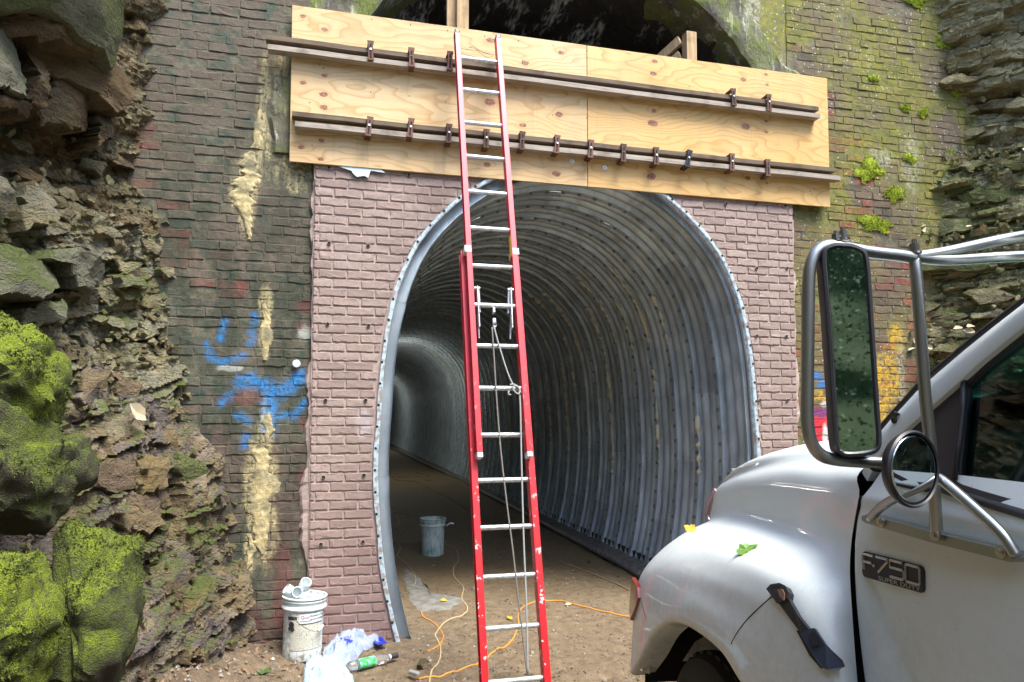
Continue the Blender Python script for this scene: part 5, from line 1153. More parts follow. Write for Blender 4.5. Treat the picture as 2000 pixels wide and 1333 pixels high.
# cords
def cord(L, r, mat, name, lab, cat='cord'):
    P = crom([on_z(x, y, .01) for x, y in L], 8); P[:, 2] = [gz(p[0], p[1])+r*.8 for p in P]
    return ob(name, tube(P, r, 7), M[mat], smooth=True, label=lab, cat=cat, group='cords on the tunnel floor')
cord([(838, 1350), (842, 1310), (858, 1285), (860, 1258), (850, 1238), (868, 1216), (903, 1202), (913, 1190), (902, 1172), (905, 1148), (888, 1128), (886, 1108), (896, 1092), (890, 1074), (872, 1065)], .0062, 'cream', 'power_cable', 'cream cord winding from the foot of the photo to the green bucket')
cord([(806, 1148), (812, 1132), (800, 1106), (777, 1085), (782, 1068), (764, 1052), (758, 1042), (778, 1025), (776, 1010), (760, 1000), (758, 990)], .0058, 'cream', 'power_cable', 'cream cord along the left edge of the tunnel floor')
cord([(872, 1064), (848, 1030), (815, 1012), (790, 1004), (766, 1002)], .006, 'cream', 'power_cable', 'cream cord running back from the green bucket to the left')
oc = cord([(814, 1318), (842, 1318), (880, 1310), (930, 1295), (965, 1274), (998, 1250), (1012, 1222), (1012, 1202), (1024, 1182), (1050, 1173), (1094, 1172), (1130, 1184), (1180, 1194), (1240, 1204)], .0072, 'orange', 'power_cable', 'bright orange cord crossing under the ladder to the truck')
q = on_z(808, 1314, .03); ob('plug', bar(on_z(800, 1312, .02), on_z(818, 1318, .02), .03, .026, (0, 0, 1), .006), M['rope'], oc)
cord([(806, 1328), (830, 1334), (836, 1345)], .006, 'orange', 'power_cable', 'short orange lead end at the foot of the photo left of the ladder')
cord([(836, 1270), (858, 1256), (866, 1240), (856, 1222), (842, 1212), (826, 1204), (822, 1192)], .0062, 'orange', 'power_cable', 'orange loop of cord crossing the cream cord')
cord([(1250, 1166), (1200, 1140), (1150, 1118), (1100, 1100), (1066, 1080), (1044, 1062), (1000, 1045), (975, 1030), (940, 1012), (905, 990), (880, 974), (850, 960), (826, 946), (816, 938)], .007, 'tan', 'power_cable', 'muddy cord running from the truck back into the tunnel')
cord([(742, 930), (790, 934), (812, 925), (840, 930), (836, 938), (800, 928), (770, 936), (815, 940)], .010, 'tan', 'power_cable', 'tangled muddy cord lying far inside the tunnel')
# stand pipe and blue jug
sp = on_z(902, 928, 0); t = thing('stand_pipe', sp, 'short black stand pipe with a yellow cap at the foot of the lining', 'pipe'); ob('pipe', lathe([(.075, 0), (.075, .26)], sp, n=16), M['black'], t); ob('cap', lathe([(.09, .26), (.09, .33), (.07, .35)], sp, n=16), M['yellow'], t)
jp = on_z(752, 1068, 0)+np.array([-.02, 0, 0]); t = thing('jug', jp, 'blue plastic jug half hidden behind the left flange of the tunnel mouth', 'jug'); ob('body', lathe([(.06, 0), (.07, .02), (.07, .15), (.03, .19), (.02, .2)], jp, n=18), M['jug'], t, smooth=40); ob('cap', lathe([(.022, .2), (.022, .22)], jp, n=12), M['pvc'], t)
# cement washed out by the left foot
L = [(775, 1098), (800, 1110), (830, 1140), (850, 1160), (890, 1168), (930, 1180), (900, 1200), (850, 1205), (815, 1203), (790, 1180)]
P = crom([on_z(x, y, .01) for x, y in L], 6, True); c_ = P.mean(0); V = []; m_ = len(P)
for r in range(7):
    for p in P:
        q = c_+(p-c_)*(1-r/6.2)
        V.append((q[0]+.06*float(fbm(np.array([p[0]*11, p[1]*11, 3.]), 3, 3))*(1-r/6), q[1]+.06*float(fbm(np.array([p[0]*11, p[1]*11, 5.]), 3, 4))*(1-r/6), gz(q[0], q[1])+(.008 if r > 1 else -.012)+.004*float(vnoise(np.array([q[0]*20, q[1]*20, 0]), 1))))
ob('cement_wash', (V, [(r*m_+j, r*m_+(j+1) % m_, (r+1)*m_+(j+1) % m_, (r+1)*m_+j) for r in range(6) for j in range(m_)]), M['cement'], smooth=True, kind='structure')
# gravel, clods and litter
rg = np.random.default_rng(77); bits = []
for i in range(7500):
    x, y = rg.uniform(-1.2, 3.6), 3.6+abs(rg.normal(0, 1.9)) if rg.random() < .8 else rg.uniform(5.5, 14)
    r = min(.032, abs(rg.normal(.004, .0045))+.002)*(1 if x > .2 else 1.25); bits.append(chip(np.array([x, y, gz(x, y)+r*.25]), r, i, .7))
ob('gravel', cat_(bits), M['gravel'], kind='stuff')
for i, (x, y, m_, lab) in enumerate([(867, 1175, 'yleaf', 'yellow leaf on the grey cement wash'), (995, 1207, 'yleaf', 'yellow leaf on the dirt between the ladder rails'), (1110, 1180, 'pleaf', 'pale curled leaf by the orange cord'), (1010, 1035, 'bleaf', 'brown curled leaf on the tunnel floor'), (880, 1030, 'bleaf', 'flat brown leaf beside the green bucket'), (1310, 1085, 'bleaf', 'brown leaf near the truck'), (262, 806, 'pleaf', 'cream curled leaf stuck on the left rock face')]):
    c = on_z(x, y, .02) if i < 6 else surfL(*px_to_L(x, y, .14), .16)
    if i < 6: c[2] = gz(c[0], c[1])+.012
    ob('leaf', leaf_vf(c, (.1, -.2, 1) if i < 6 else (.8, -.6, .2), .075 if i < 6 else .16, i, .4, i*1.7), M[m_], label=lab, cat='leaf', group='fallen leaves')
for i, (x, y, r, lab) in enumerate([(825, 1303, .075, 'brown stone beside the orange plug'), (1150, 1098, .03, 'small stone by the drain pipe'), (1016, 1180, .02, 'pebble under the ladder'), (860, 1106, .03, 'dark clod in front of the green bucket')]):
    c = on_z(x, y, .01); ob('stone', chip(np.array([c[0], c[1], gz(c[0], c[1])+r*.2]), r, 40+i, .8), M['rocklow'], label=lab, cat='stone', group='loose stones on the dirt')
# small weed at the bottom edge
wp = on_z(514, 1326, .05); vv = []; ff = []; rg = np.random.default_rng(3)
for k in range(9):
    a = 2*pi*k/9+rg.uniform(-.3, .3); l = rg.uniform(.05, .08); d = np.array([cos(a), sin(a), .5]); s_ = np.array([-sin(a), cos(a), 0])*.016; n = len(vv); p = np.array([wp[0], wp[1], gz(wp[0], wp[1])+.01])
    vv += [p, p+d*l*.5+s_, p+d*l, p+d*l*.5-s_]; ff.append((n, n+1, n+2, n+3))
ob('weed', (np.array(vv), ff), M['leaves'], label='small green weed sprouting at the bottom edge by the rocks', cat='plant')

lv = []; rg = np.random.default_rng(8)
for i in range(100):
    x = rg.uniform(-1.0, .05); y = rg.uniform(4.6, 5.62); lv.append(leaf_vf(np.array([x, y, gz(x, y)+rg.uniform(.006, .03)]), np.array([rg.normal(0, .5), rg.normal(0, .5)-.2, 1.]), rg.uniform(.02, .05), i, .6, rg.uniform(0, 6)))
ob('leaf_litter', cat_(lv), M['bleaf'], kind='stuff')
# ================================================================ white medium duty truck
PHI = radians(7); hF = np.array([sin(PHI), cos(PHI), 0]); hS = np.array([cos(PHI), -sin(PHI), 0]); hZ = np.array([0, 0, 1.])
def T(f, s, z): return hF*f+hS*s+np.array([0, 0, z])          # forward, to the truck's right, height over ground
def TS(px, py, s): return on_plane(px, py, hS*s, hS)           # pixel on the vertical plane at side distance s
def TF(px, py, f): return on_plane(px, py, hF*f, hF)
def fz(P): P = np.asarray(P); return P@hF, P@hS, P[..., 2]
FARS = 2.10                                                    # centre line
tr = thing('truck', T(.6, FARS, 0), 'white medium duty truck parked at the right with tall steel towing mirror', 'truck')
def net(rows, nu, nv):
    """smooth patch through a control net given row by row"""
    R = [crom(r, nu) for r in rows]; m = len(R[0]); cols = [crom([r[i] for r in R], nv) for i in range(m)]
    n = len(cols[0]); V = np.array(cols).reshape(-1, 3); return gridv(V, m, n)
def pxs(L): return [TS(x, y, s) for x, y, s in L]
def fs(L): return [T(f, s, z+H) for f, s, z in L]
r0 = fs([(1.62, 2.10, .05), (1.95, 2.10, .02), (2.3, 2.10, -.01), (2.6, 2.10, -.05), (2.85, 2.10, -.10), (3.02, 2.10, -.16), (3.12, 2.10, -.24), (3.2, 2.10, -.34), (3.24, 2.1, -.45)])
rA = fs([(1.64, 1.34, -.01), (1.95, 1.38, -.045), (2.3, 1.42, -.085), (2.6, 1.43, -.125), (2.83, 1.43, -.175), (2.95, 1.43, -.215), (3.03, 1.43, -.26), (3.08, 1.44, -.32), (3.10, 1.45, -.40)])
rB0 = pxs([(1690, 912, 1.13), (1630, 905, 1.20), (1560, 905, 1.25), (1510, 910, 1.29), (1465, 920, 1.33), (1440, 928, 1.35), (1420, 938, 1.365), (1406, 950, 1.375), (1399, 965, 1.385)])
rB = pxs([(1678, 968, 1.075), (1620, 957, 1.125), (1548, 948, 1.185), (1500, 946, 1.225), (1455, 948, 1.27), (1432, 952, 1.30), (1413, 958, 1.32), (1400, 968, 1.335), (1393, 980, 1.35)])
rC = pxs([(1664, 1050, 1.085), (1620, 1048, 1.115), (1562, 1040, 1.15), (1510, 1026, 1.20), (1465, 1014, 1.24), (1438, 1010, 1.265), (1412, 1008, 1.29), (1395, 1010, 1.31), (1386, 1018, 1.33)])
rD = pxs([(1660, 1108, 1.075), (1615, 1098, 1.07), (1550, 1084, 1.06), (1490, 1064, 1.08), (1440, 1046, 1.125), (1400, 1036, 1.17), (1368, 1030, 1.22), (1346, 1036, 1.24), (1334, 1044, 1.24)])
rE = pxs([(1662, 1160, 1.065), (1618, 1146, 1.03), (1556, 1126, .995), (1496, 1106, .985), (1440, 1088, 1.00), (1390, 1072, 1.03), (1340, 1062, 1.075), (1300, 1070, 1.10), (1282, 1084, 1.10)])
rF = pxs([(1666, 1220, 1.06), (1624, 1206, 1.005), (1566, 1186, .965), (1505, 1165, .95), (1440, 1142, .95), (1370, 1116, .965), (1310, 1100, .99), (1268, 1112, 1.00), (1250, 1128, 1.01)])
rG = pxs([(1672, 1300, 1.055), (1634, 1290, .99), (1580, 1276, .955), (1520, 1246, .94), (1440, 1196, .935), (1350, 1152, .94), (1285, 1150, .95), (1252, 1164, .965), (1240, 1184, .985)])
rH = pxs([(1684, 1440, 1.05), (1650, 1440, .985), (1600, 1440, .955), (1490, 1345, .930), (1424, 1246, .922), (1336, 1190, .922), (1278, 1212, .93), (1250, 1262, .945), (1232, 1290, .975)])
rI = pxs([(1684, 1460, 1.06), (1645, 1460, 1.0), (1590, 1460, .965), (1462, 1350, .940), (1402, 1266, .934), (1326, 1217, .934), (1284, 1238, .942), (1258, 1284, .955), (1236, 1318, .98)])
rJ = [p+hS*.10-np.array([0, 0, .0]) for p in rI]
NU, NV = 8, 6
hood = ob('hood', net([r0, rA, rB0, rB, rC, rD, rE, rF, rG, rH, rI, rJ], NU, NV), M['paint'], tr, smooth=True)
from mathutils.bvhtree import BVHTree
_hv = net([r0, rA, rB0, rB, rC, rD, rE, rF, rG, rH, rI, rJ], NU, NV)
HB = BVHTree.FromPolygons([tuple(v) for v in _hv[0]], [tuple(int(i) for i in f) for f in _hv[1]])
def OH(x, y, l=.002):                          # pixel -> point on the hood skin, lifted by l
    d = Vector(ray(x, y)).normalized(); h = HB.ray_cast(Vector(CAM), d)
    if h[0] is None: return TS(x, y, .95)
    nn = h[1] if h[1].dot(d) < 0 else -h[1]
    return np.array(h[0]+nn*l)
def mir(P): P = np.asarray(P, float); s = P@hS; return P+np.outer(2*(FARS-s), hS)
V, F = net([r0, rA, rB0, rB, rC, rD, rE, rF, rG, rH, rI, rJ], NU, NV); ob('hood_far_side', (mir(V), F[:, ::-1]), M['paint'], tr, smooth=True)
# front end: nose panel, grille, headlamps, bumper
nose = []
for k in (0, 1):
    P = [r0[-1], rA[-1], rB0[-1], rB[-1], rC[-1], rD[-1], rE[-1], rF[-1], rG[-1], rH[-1]]; P = np.array(P); P2 = P.copy()
    a = np.array([T(3.16, 2.1, 0)[0:3]]*1)
    Q = np.array([T(3.05, 2.1, p[2]) for p in P]); V = np.concatenate([P, Q]); n = len(P); F = [(i, i+1, n+i+1, n+i) for i in range(n-1)]
    if k: V = mir(V); F = [f[::-1] for f in F]
    nose.append((V, F))
ob('nose_panel', cat_(nose), M['paint'], tr)
gb_ = [box(T(3.20, FARS, 1.08+.052*i), (1.30, .03, .02), np.stack([hS, hF, hZ], 1), .004) for i in range(8)]
ob('grille', cat_([box(T(3.17, FARS, 1.26), (1.36, .04, .48), np.stack([hS, hF, hZ], 1), .02)]), M['black'], tr)
for g_ in gb_: ob('grille_bar', g_, M['chrome'], tr)
ob('grille_edge_trim', tube(crom([TS(1399, 957, 1.37), TS(1392, 968, 1.36), TS(1385, 985, 1.36), TS(1382, 1004, 1.365), TS(1384, 1020, 1.36)], 6), .013, 10), M['lamplens'], tr, smooth=True)
for mfn in (lambda P: P, mir):
    pts = [TS(1240, 1128, 1.00), TS(1251, 1148, .975), TS(1253, 1168, .965), TS(1246, 1190, .968), TS(1237, 1212, .975), TS(1235, 1190, 1.0)]
    V, F = prism(pts, -hS*.012+hF*.004, -.3, 1.2); ob('marker_lamp', (mfn(V), F), M['lens'], tr)
    V, F = box(T(3.06, 1.14, .98), (.16, .06, .16), np.stack([hS, hF, hZ], 1), .02); ob('headlamp', (mfn(V), F), M['lamplens'], tr)
bp = []
V, F = grid(lambda a, b: T(3.20+.10*sin(a)+.05*cos(b*pi), .985+(1-cos(a))*.16+0*b, .80-.19*b), np.linspace(-.6, pi/2, 10), np.linspace(0, 1, 6)); bp.append((V, F)); bp.append((mir(V), [f[::-1] for f in F]))
bp.append(box(T(3.27, FARS, .70), (1.95, .12, .20), np.stack([hS, hF, hZ], 1), .03))
ob('bumper', cat_(bp), M['chrome'], tr, smooth=35)
# wheel well, wheels, chassis
WC = T(2.62, 1.20, .50)
def wheel(c, sgn, mirror=False):
    w = []; mf = mir if mirror else (lambda P: P)
    V, F = lathe([(.28, -.13), (.38, -.145), (.425, -.125), (.445, -.09), (.445, .09), (.425, .125), (.38, .145), (.28, .13)], c, hS, 48, False); o = ob('wheel', (mf(V), F), M['rubber'], tr, smooth=35)
    V, F = lathe([(.285, -.125), (.275, -.10), (.22, -.06), (.15, -.10), (.11, -.13), (.02, -.135)], c, hS, 36); ob('rim', (mf(V), F), M['pvc'], o, smooth=35)
    lug = []
    for k in range(36):
        a = 2*pi*k/36; d = hF*cos(a)+hZ*sin(a); tn = -hF*sin(a)+hZ*cos(a)
        for s_ in (-.07, .03): lug.append(box(np.asarray(c)+d*.446+hS*s_, (.055, .04, .012), np.stack([hS, tn, d], 1)))
    V, F, _ = cat_(lug); ob('tread_blocks', (mf(V), F), M['rubber'], o, kind='stuff')
for f in (2.62, -2.7):
    wheel(T(f-.07, 1.19, .41), 1); wheel(T(f-.07, 1.19, .41), 1, True)
V, F = lathe([(.60, -.02), (.60, .62)], T(2.62, 1.05, .52), hS, 40, False); F = [f for f in F if np.mean([V[i][2] for i in f]) > .55]
ob('wheel_well', (V, F), M['seam'], tr); ob('wheel_well', (mir(V), F), M['seam'], tr)
V, F = box(T(2.62, 1.69, .78), (.02, 1.36, .95), np.stack([hS, hF, hZ], 1)); ob('arch_dark_panel', (V, F), M['seam'], tr); ob('arch_dark_panel', (mir(V), F), M['seam'], tr)  # black panels added to stop light showing through the wheel arches
ob('arch_dark_box', box(T(2.45, FARS, .92), (1.15, 1.2, .62), np.stack([hS, hF, hZ], 1), .03), M['seam'], tr)  # plain black box, added to keep the wheel arch dark
ob('chassis_rail', bar(T(3.1, 1.72, .72), T(-4.6, 1.72, .72), .09, .24, (0, 0, 1), .01), M['black'], tr); ob('chassis_rail', bar(T(3.1, 2.48, .72), T(-4.6, 2.48, .72), .09, .24, (0, 0, 1), .01), M['black'], tr)
ob('suspension_bracket', box(T(2.72, 1.36, .93), (.05, .10, .24), np.stack([hS, hF, hZ], 1), .008), M['alu'], tr); ob('axle', tube([T(2.62, 1.1, .5), T(2.62, 3.1, .5)], .06, 12), M['black'], tr)
# shut lines
def seam(L, r=.0045, name='shut_line', mt='seam'): ob(name, tube(crom(L, 6), r, 6), M[mt], tr, smooth=True)
seam([OH(x, y, .0) for x, y in ((1428, 1258), (1440, 1236), (1458, 1212), (1480, 1190), (1500, 1172), (1512, 1162))], .0018)
seam([OH(x, y, .0) for x, y in ((1252, 1172), (1257, 1190), (1262, 1212))], .0014)
ob('cowl_side', prism([TS(x, y, 1.112) for x, y in ((1684, 925), (1690, 900), (1706, 880), (1740, 862), (1740, 900), (1706, 915), (1694, 940))], hS, 0, .02), M['paint'], tr)
# cowl side panel and door
gapL = [(1702, 880), (1693, 912), (1683, 948), (1670, 978), (1664, 1010), (1662, 1060), (1663, 1110), (1668, 1180), (1676, 1260), (1686, 1340), (1700, 1440), (1720, 1600)]
gf = np.array([[*fz(TS(x, y, 1.08))] for x, y in gapL]); 
def gapf(z): return float(np.interp(-z, -gf[:, 2], gf[:, 0]))
SILL = H-.125; DB = .62; RE = .30
def door_s(z):                                # side position of the door skin by height
    return float(np.interp(z, [.55, .75, 1.05, 1.30, 1.44, 1.525, 1.545, 1.60, 1.66], [1.105, 1.085, 1.072, 1.072, 1.076, 1.083, 1.078, 1.100, 1.125]))
dz = np.concatenate([np.linspace(DB, 1.4, 24), np.linspace(1.42, SILL, 22)])
def door_pt(t, z):
    f0 = gapf(z)-.007; f = f0+(RE-f0)*t; s = door_s(z)+.022*max(0, 1-t/.02)**2
    wa = 1.36-.0+.62*(f-1.66)+.0*z             # swage that sweeps down and back from the front edge
    k = z-(1.375+1.6*(f-1.63)); s += (.016*math.exp(-k*9) if k > 0 else .016*max(0, 1+k*28))*min(1, max(0, (1.40-z)*12))-.004
    return T(f, s, z)
V, F = grid(door_pt, np.concatenate([np.linspace(0, .06, 8), np.linspace(.08, 1, 50)]), dz); n0 = len(V)
door = ob('door', (V, [f[::-1] for f in F]), M['paint'], tr, smooth=60)
V2 = mir(V); ob('door', (V2, F), M['paint'], tr, smooth=60)
gv_ = [T(gapf(z), door_s(z)+.055, z) for z in dz]; gq = [T(gapf(z)+.035, door_s(z)+.05, z) for z in dz]; gr_ = [T(gapf(z)-.06, door_s(z)+.05, z) for z in dz]
V = np.array(gq+gr_); n = len(dz); ob('door_gap', (V, [(i, i+1, n+i+1, n+i) for i in range(n-1)]), M['seam'], tr)
cow = [[TS(x, y, s) for x, y, s in L] for L in (
    [(1690, 905, 1.075), (1662, 985, 1.072), (1657, 1050, 1.072), (1656, 1090, 1.066)], )]
# cab: pillar, roof, window surround, glass
PW0 = T(0, 1.105, SILL); PWn = np.cross(hF, T(0, 1.27, H+.56)-T(0, 1.105, SILL)); PWn = PWn/np.linalg.norm(PWn); PWn = PWn if PWn@hS < 0 else -PWn
def WP(x, y, off=0.): return on_plane(x, y, PW0+PWn*off, PWn)
def WF(f, z, off=0.): s = 1.105+(z-SILL)/(H+.56-SILL)*.165; return T(f, s, z)+PWn*off
pil = [(1722, 842), (1746, 814), (1772, 786), (1800, 755), (1850, 712), (1900, 670), (1950, 631), (2000, 593), (2060, 548)]
pil2 = [(1706, 905), (1724, 884), (1745, 862), (1768, 840), (1812, 800), (1860, 758), (1914, 708), (2000, 638), (2062, 590)]
ROOF = H+.60
A_ = [WP(x, y, .012) for x, y in pil]+[WF(.62, ROOF-.06, .012), WF(.40, ROOF, .012), WF(-.35, ROOF, .012)]
B_ = [WP(x, y, .018) for x, y in pil2]+[WF(.60, ROOF-.14, .018), WF(.40, ROOF-.09, .018), WF(-.35, ROOF-.09, .018)]
V = []; F = []
for a, b in zip(A_, B_):
    a = np.array(a); b = np.array(b); md = (a+b)/2+PWn*.010
    V += [a-PWn*.06+hS*.01, a-PWn*.008, a+(md-a)*.25+PWn*.004, md, b+(md-b)*.2+PWn*.002, b, b-PWn*.03]
n = len(A_)
for i in range(n-1):
    for j in range(6): F.append((7*i+j, 7*i+j+1, 7*(i+1)+j+1, 7*(i+1)+j))
ob('windscreen_pillar', (V, F), M['paint'], tr, smooth=50); ob('windscreen_pillar', (mir(V), [f[::-1] for f in F]), M['paint'], tr, smooth=50)
# black gasket along the windscreen edge
seam([WP(x-3, y-4, .006) for x, y in pil], .007, 'windscreen_gasket', 'black')
ws0 = [WP(x, y, -.02) for x, y in pil]; ws1 = [mir([p])[0] for p in ws0]
V = []; m = 9
for a, b in zip(ws0, ws1):
    for k in range(m): t = k/(m-1); V.append(a+(b-a)*t+hF*.20*(1-(2*t-1)**2))
ob('windscreen', gridv(np.array(V), len(ws0), m), M['glass'], tr, smooth=True)
ob('cowl', grid(lambda t, u: T(1.62-.02*u+.20*(1-(2*t-1)**2)*(1-u)-.12*u, 1.30+t*1.6, H+.045+.03*u), np.linspace(0, 1, 12), np.linspace(0, 1, 3)), M['black'], tr)
wiper = tube([WP(1752, 806, .03), WP(1745, 822, .03), T(1.60, 1.5, H+.06)], .008, 6); ob('wiper_arm', wiper, M['black'], tr)
rf = grid(lambda u, v: T(.50-.85*u, 1.27+.0+v*1.66, ROOF-.06+.09*(1-(2*v-1)**4)+.04*sin(u*pi)), np.linspace(0, 1, 10), np.linspace(0, 1, 20)); ob('roof', rf, M['paint'], tr, smooth=True)
ob('roof_visor', box(T(.58, FARS, ROOF-.02), (1.5, .22, .03), np.stack([hS, hF, hZ], 1), .01), M['paint'], tr)
ob('back_panel', box(T(-.37, FARS, 1.45), (1.95, .04, 1.75), np.stack([hS, hF, hZ], 1), .01), M['paint'], tr)
outer = [(1712, 905), (1745, 866), (1790, 824), (1845, 775), (1890, 734), (1940, 690), (2000, 640), (2062, 592)]
LO = [WP(x, y, .006) for x, y in outer]+[WF(.60, ROOF-.12, .006), WF(.35, ROOF-.08, .006), WF(-.33, ROOF-.08, .006), WF(-.33, SILL+.0, .006), WF(.4, SILL, .006), WF(.75, SILL, .006)]+[WP(2000, 1002, .006), WP(1930, 980, .006), WP(1856, 958, .006), WP(1776, 930, .006)]
LI = [WP(x, y, .004) for x, y in [(1866, 940), (1870, 900), (1874, 860), (1880, 800), (1886, 756), (1918, 722), (1998, 660), (2058, 616)]]+[WF(.62, ROOF-.17, .004), WF(.36, ROOF-.13, .004), WF(-.26, ROOF-.13, .004), WF(-.26, SILL+.035, .004), WF(.4, SILL+.03, .004), WF(.75, SILL+.03, .004)]+[WP(2000, 982, .004), WP(1950, 968, .004), WP(1915, 958, .004), WP(1880, 947, .004)]
n = len(LO); V = np.array(LO+LI+[p-PWn*.02 for p in LI]); F = [(i, (i+1) % n, n+(i+1) % n, n+i) for i in range(n)]+[(n+i, n+(i+1) % n, 2*n+(i+1) % n, 2*n+i) for i in range(n)]
wf = ob('window_surround', (V, F), M['trim'], tr); ob('window_surround', (mir(V), [f[::-1] for f in F]), M['trim'], tr)
c_ = np.mean(LI, 0); V = np.array([p-PWn*.012 for p in LI]); ob('door_window', (V, [tuple(range(n))]), M['glass'], tr); ob('door_window', (mir(V), [tuple(range(n))[::-1]]), M['glass'], tr)
ob('window_seal', tube([WP(x, y, .012) for x, y in ((1776, 934), (1856, 961), (1930, 984), (2000, 1005), (2080, 1030))]+[WF(.3, SILL-.004, .012)], .009, 8), M['black'], tr, smooth=True)
ob('vent_bar', tube([WP(1884, 724, .008), WP(1880, 800, .008), WP(1872, 870, .008), WP(1864, 938, .008)], .006, 8), M['black'], tr, smooth=True)
# cabin seen through the glass
da = grid(lambda u, v: T(1.50-.42*u, 1.16+v*1.88, H-.02+.07*sin(u*pi*.8)-.25*max(0, u-.7)), np.linspace(0, 1, 10), np.linspace(0, 1, 8)); ob('dashboard', da, M['cabin'], tr, smooth=40)
ob('dashboard_face', box(T(1.30, FARS, 1.44), (1.86, .42, .56), np.stack([hS, hF, hZ], 1), .02), M['cabin'], tr)
sw = T(.86, 1.62, 1.66); ax_ = hF*.75-hZ*-.66
ring = [sw+.22*(cos(a)*hS+sin(a)*(hZ*.75-hF*-.0+hF*-.0)) + hF*(.15*sin(a)) for a in np.linspace(0, 2*pi, 32, endpoint=False)]
ob('steering_wheel', cat_([tube(ring, .015, 8, False, True), tube([sw-hS*.2, sw+hF*.06, sw+hS*.2], .018, 6), tube([sw+hF*.06, T(1.15, 1.62, 1.5)], .03, 8)]), M['black'], tr, smooth=True)
for s_ in (1.62, 2.58):
    so = ob('seat', box(T(.35, s_, 1.28), (.50, .52, .16), np.stack([hS, hF, hZ], 1), .04), M['seat'], tr); ob('backrest', box(T(.02, s_, 1.66), (.50, .16, .72), np.stack([hS, hF*.97-hZ*.2, hZ], 1), .05), M['seat'], so); ob('headrest', box(T(-.05, s_, 2.1), (.28, .10, .18), np.stack([hS, hF, hZ], 1), .04), M['seat'], so)
ob('cab_floor', box(T(.6, FARS, .98), (1.9, 1.9, .04), np.stack([hS, hF, hZ], 1)), M['black'], tr); ob('firewall', box(T(1.56, FARS, 1.30), (1.9, .03, .66), np.stack([hS, hF, hZ], 1)), M['black'], tr)
# cab step, fuel tank, flat bed behind
ob('step', box(T(.9, 1.12, .56), (.12, .9, .04), np.stack([hS, hF, hZ], 1), .008), M['chrome'], tr); ob('fuel_tank', tube([T(.2, 1.35, .72), T(-1.1, 1.35, .72)], .27, 24), M['chrome'], tr, smooth=40)
bd = ob('flat_bed', box(T(-2.75, FARS, 1.16), (2.3, 4.5, .14), np.stack([hS, hF, hZ], 1), .01), M['black'], tr)
for k in range(9): ob('bed_board', box(T(-2.75, FARS-1.0+.25*k, 1.25), (.235, 4.45, .03), np.stack([hS, hF, hZ], 1), .003), M['walegrey'], bd)
ob('headboard', box(T(-.62, FARS, 1.85), (2.2, .05, 1.2), np.stack([hS, hF, hZ], 1), .01), M['paint'], tr)
# badge
BS = 1.070
q00, q10, q11, q01 = [TS(x, y, BS) for x, y in ((1687, 1126), (1808, 1160), (1806, 1107), (1686, 1076))]
def bq(u, v, l=0.): p = (q00*(1-u)+q10*u)*(1-v)+(q01*(1-u)+q11*u)*v; return p-hS*l
rr_ = [(.05, 0), (.95, 0), (.985, .06), (1, .18), (1, .82), (.985, .94), (.95, 1), (.05, 1), (.015, .94), (0, .82), (0, .18), (.015, .06)]
bg = ob('badge', prism([bq(u, v) for u, v in rr_], hS, -.004, .012), M['ink'], tr)
def badge_text(txt, u0, v0, hgt, width, mat, name='lettering'):
    V, F = text_mesh(txt, 1., .0); x0, x1 = V[:, 0].min(), V[:, 0].max(); y0, y1 = V[:, 1].min(), V[:, 1].max()
    P = [bq(u0+width*(v[0]-x0)/(x1-x0), v0+hgt*(v[1]-y0)/(y1-y0), .0055) for v in V]; ob(name, (np.array(P), F), M[mat], bg)
def stroke(L, w, mat='badge', name='lettering', close=False):
    P = [bq(u, v, .0045) for u, v in L]; ob(name, tube(P, w, 6, True, close), M[mat], bg)
w_ = .0034
stroke([(.035, .30), (.035, .90), (.215, .90)], w_); stroke([(.045, .62), (.19, .62)], w_); stroke([(.235, .60), (.215, .52)], w_)
stroke([(.265, .92), (.46, .92), (.46, .84), (.30, .34)], w_)
stroke([(.70, .93), (.50, .93), (.50, .66), (.69, .66), (.715, .60), (.715, .38), (.69, .30), (.50, .30)], w_)
stroke([(.76, .93), (.94, .93), (.955, .88), (.955, .35), (.94, .28), (.76, .28), (.745, .34), (.745, .87)], w_, close=True)
badge_text('XLT', .045, .07, .13, .19, 'badgered'); badge_text('SUPER DUTY', .30, .05, .155, .66, 'badge')
# rubber hood latch
M['latchblue'] = G('dark blue black plastic', .38, 0, (.03, .04, .065)).mat
dT = hF*.45-hZ*.89
def lbar(pts, h0, h1, name, mt, par=None):
    """plate that follows the skin: outline in the photo, from h0 to h1 above the paint"""
    P = [OH(x, y, h1) for x, y in pts]; Q = [OH(x, y, h0) for x, y in pts]; n = len(P)
    return ob(name, (np.array(P+Q), [tuple(range(n)), tuple(range(n, 2*n))[::-1]]+[(i, n+i, n+(i+1) % n, (i+1) % n) for i in range(n)]), M[mt], par or tr)
lt = lbar(((1509, 1155), (1517, 1147), (1534, 1145), (1545, 1151), (1551, 1163), (1549, 1174), (1538, 1180), (1530, 1182), (1521, 1170)), -.004, .020, 'hood_latch', 'black')
lbar(((1530, 1180), (1549, 1172), (1568, 1206), (1590, 1234), (1588, 1246), (1578, 1244)), .004, .016, 'strap', 'black', lt)
lbar(((1532, 1182), (1540, 1182), (1578, 1236), (1574, 1242)), .001, .006, 'back_strap', 'trim', lt)
lbar(((1576, 1240), (1590, 1231), (1600, 1231), (1618, 1260), (1636, 1290), (1640, 1301), (1636, 1308), (1622, 1308), (1612, 1301), (1594, 1270)), .012, .024, 'handle', 'latchblue', lt)
lbar(((1559, 1232), (1573, 1232), (1592, 1272), (1612, 1304), (1606, 1306), (1584, 1280)), -.002, .006, 'catch_plate', 'ink', lt)
lbar(((1594, 1240), (1601, 1237), (1613, 1261), (1600, 1264)), .0262, .0268, 'recess', 'hole', lt)
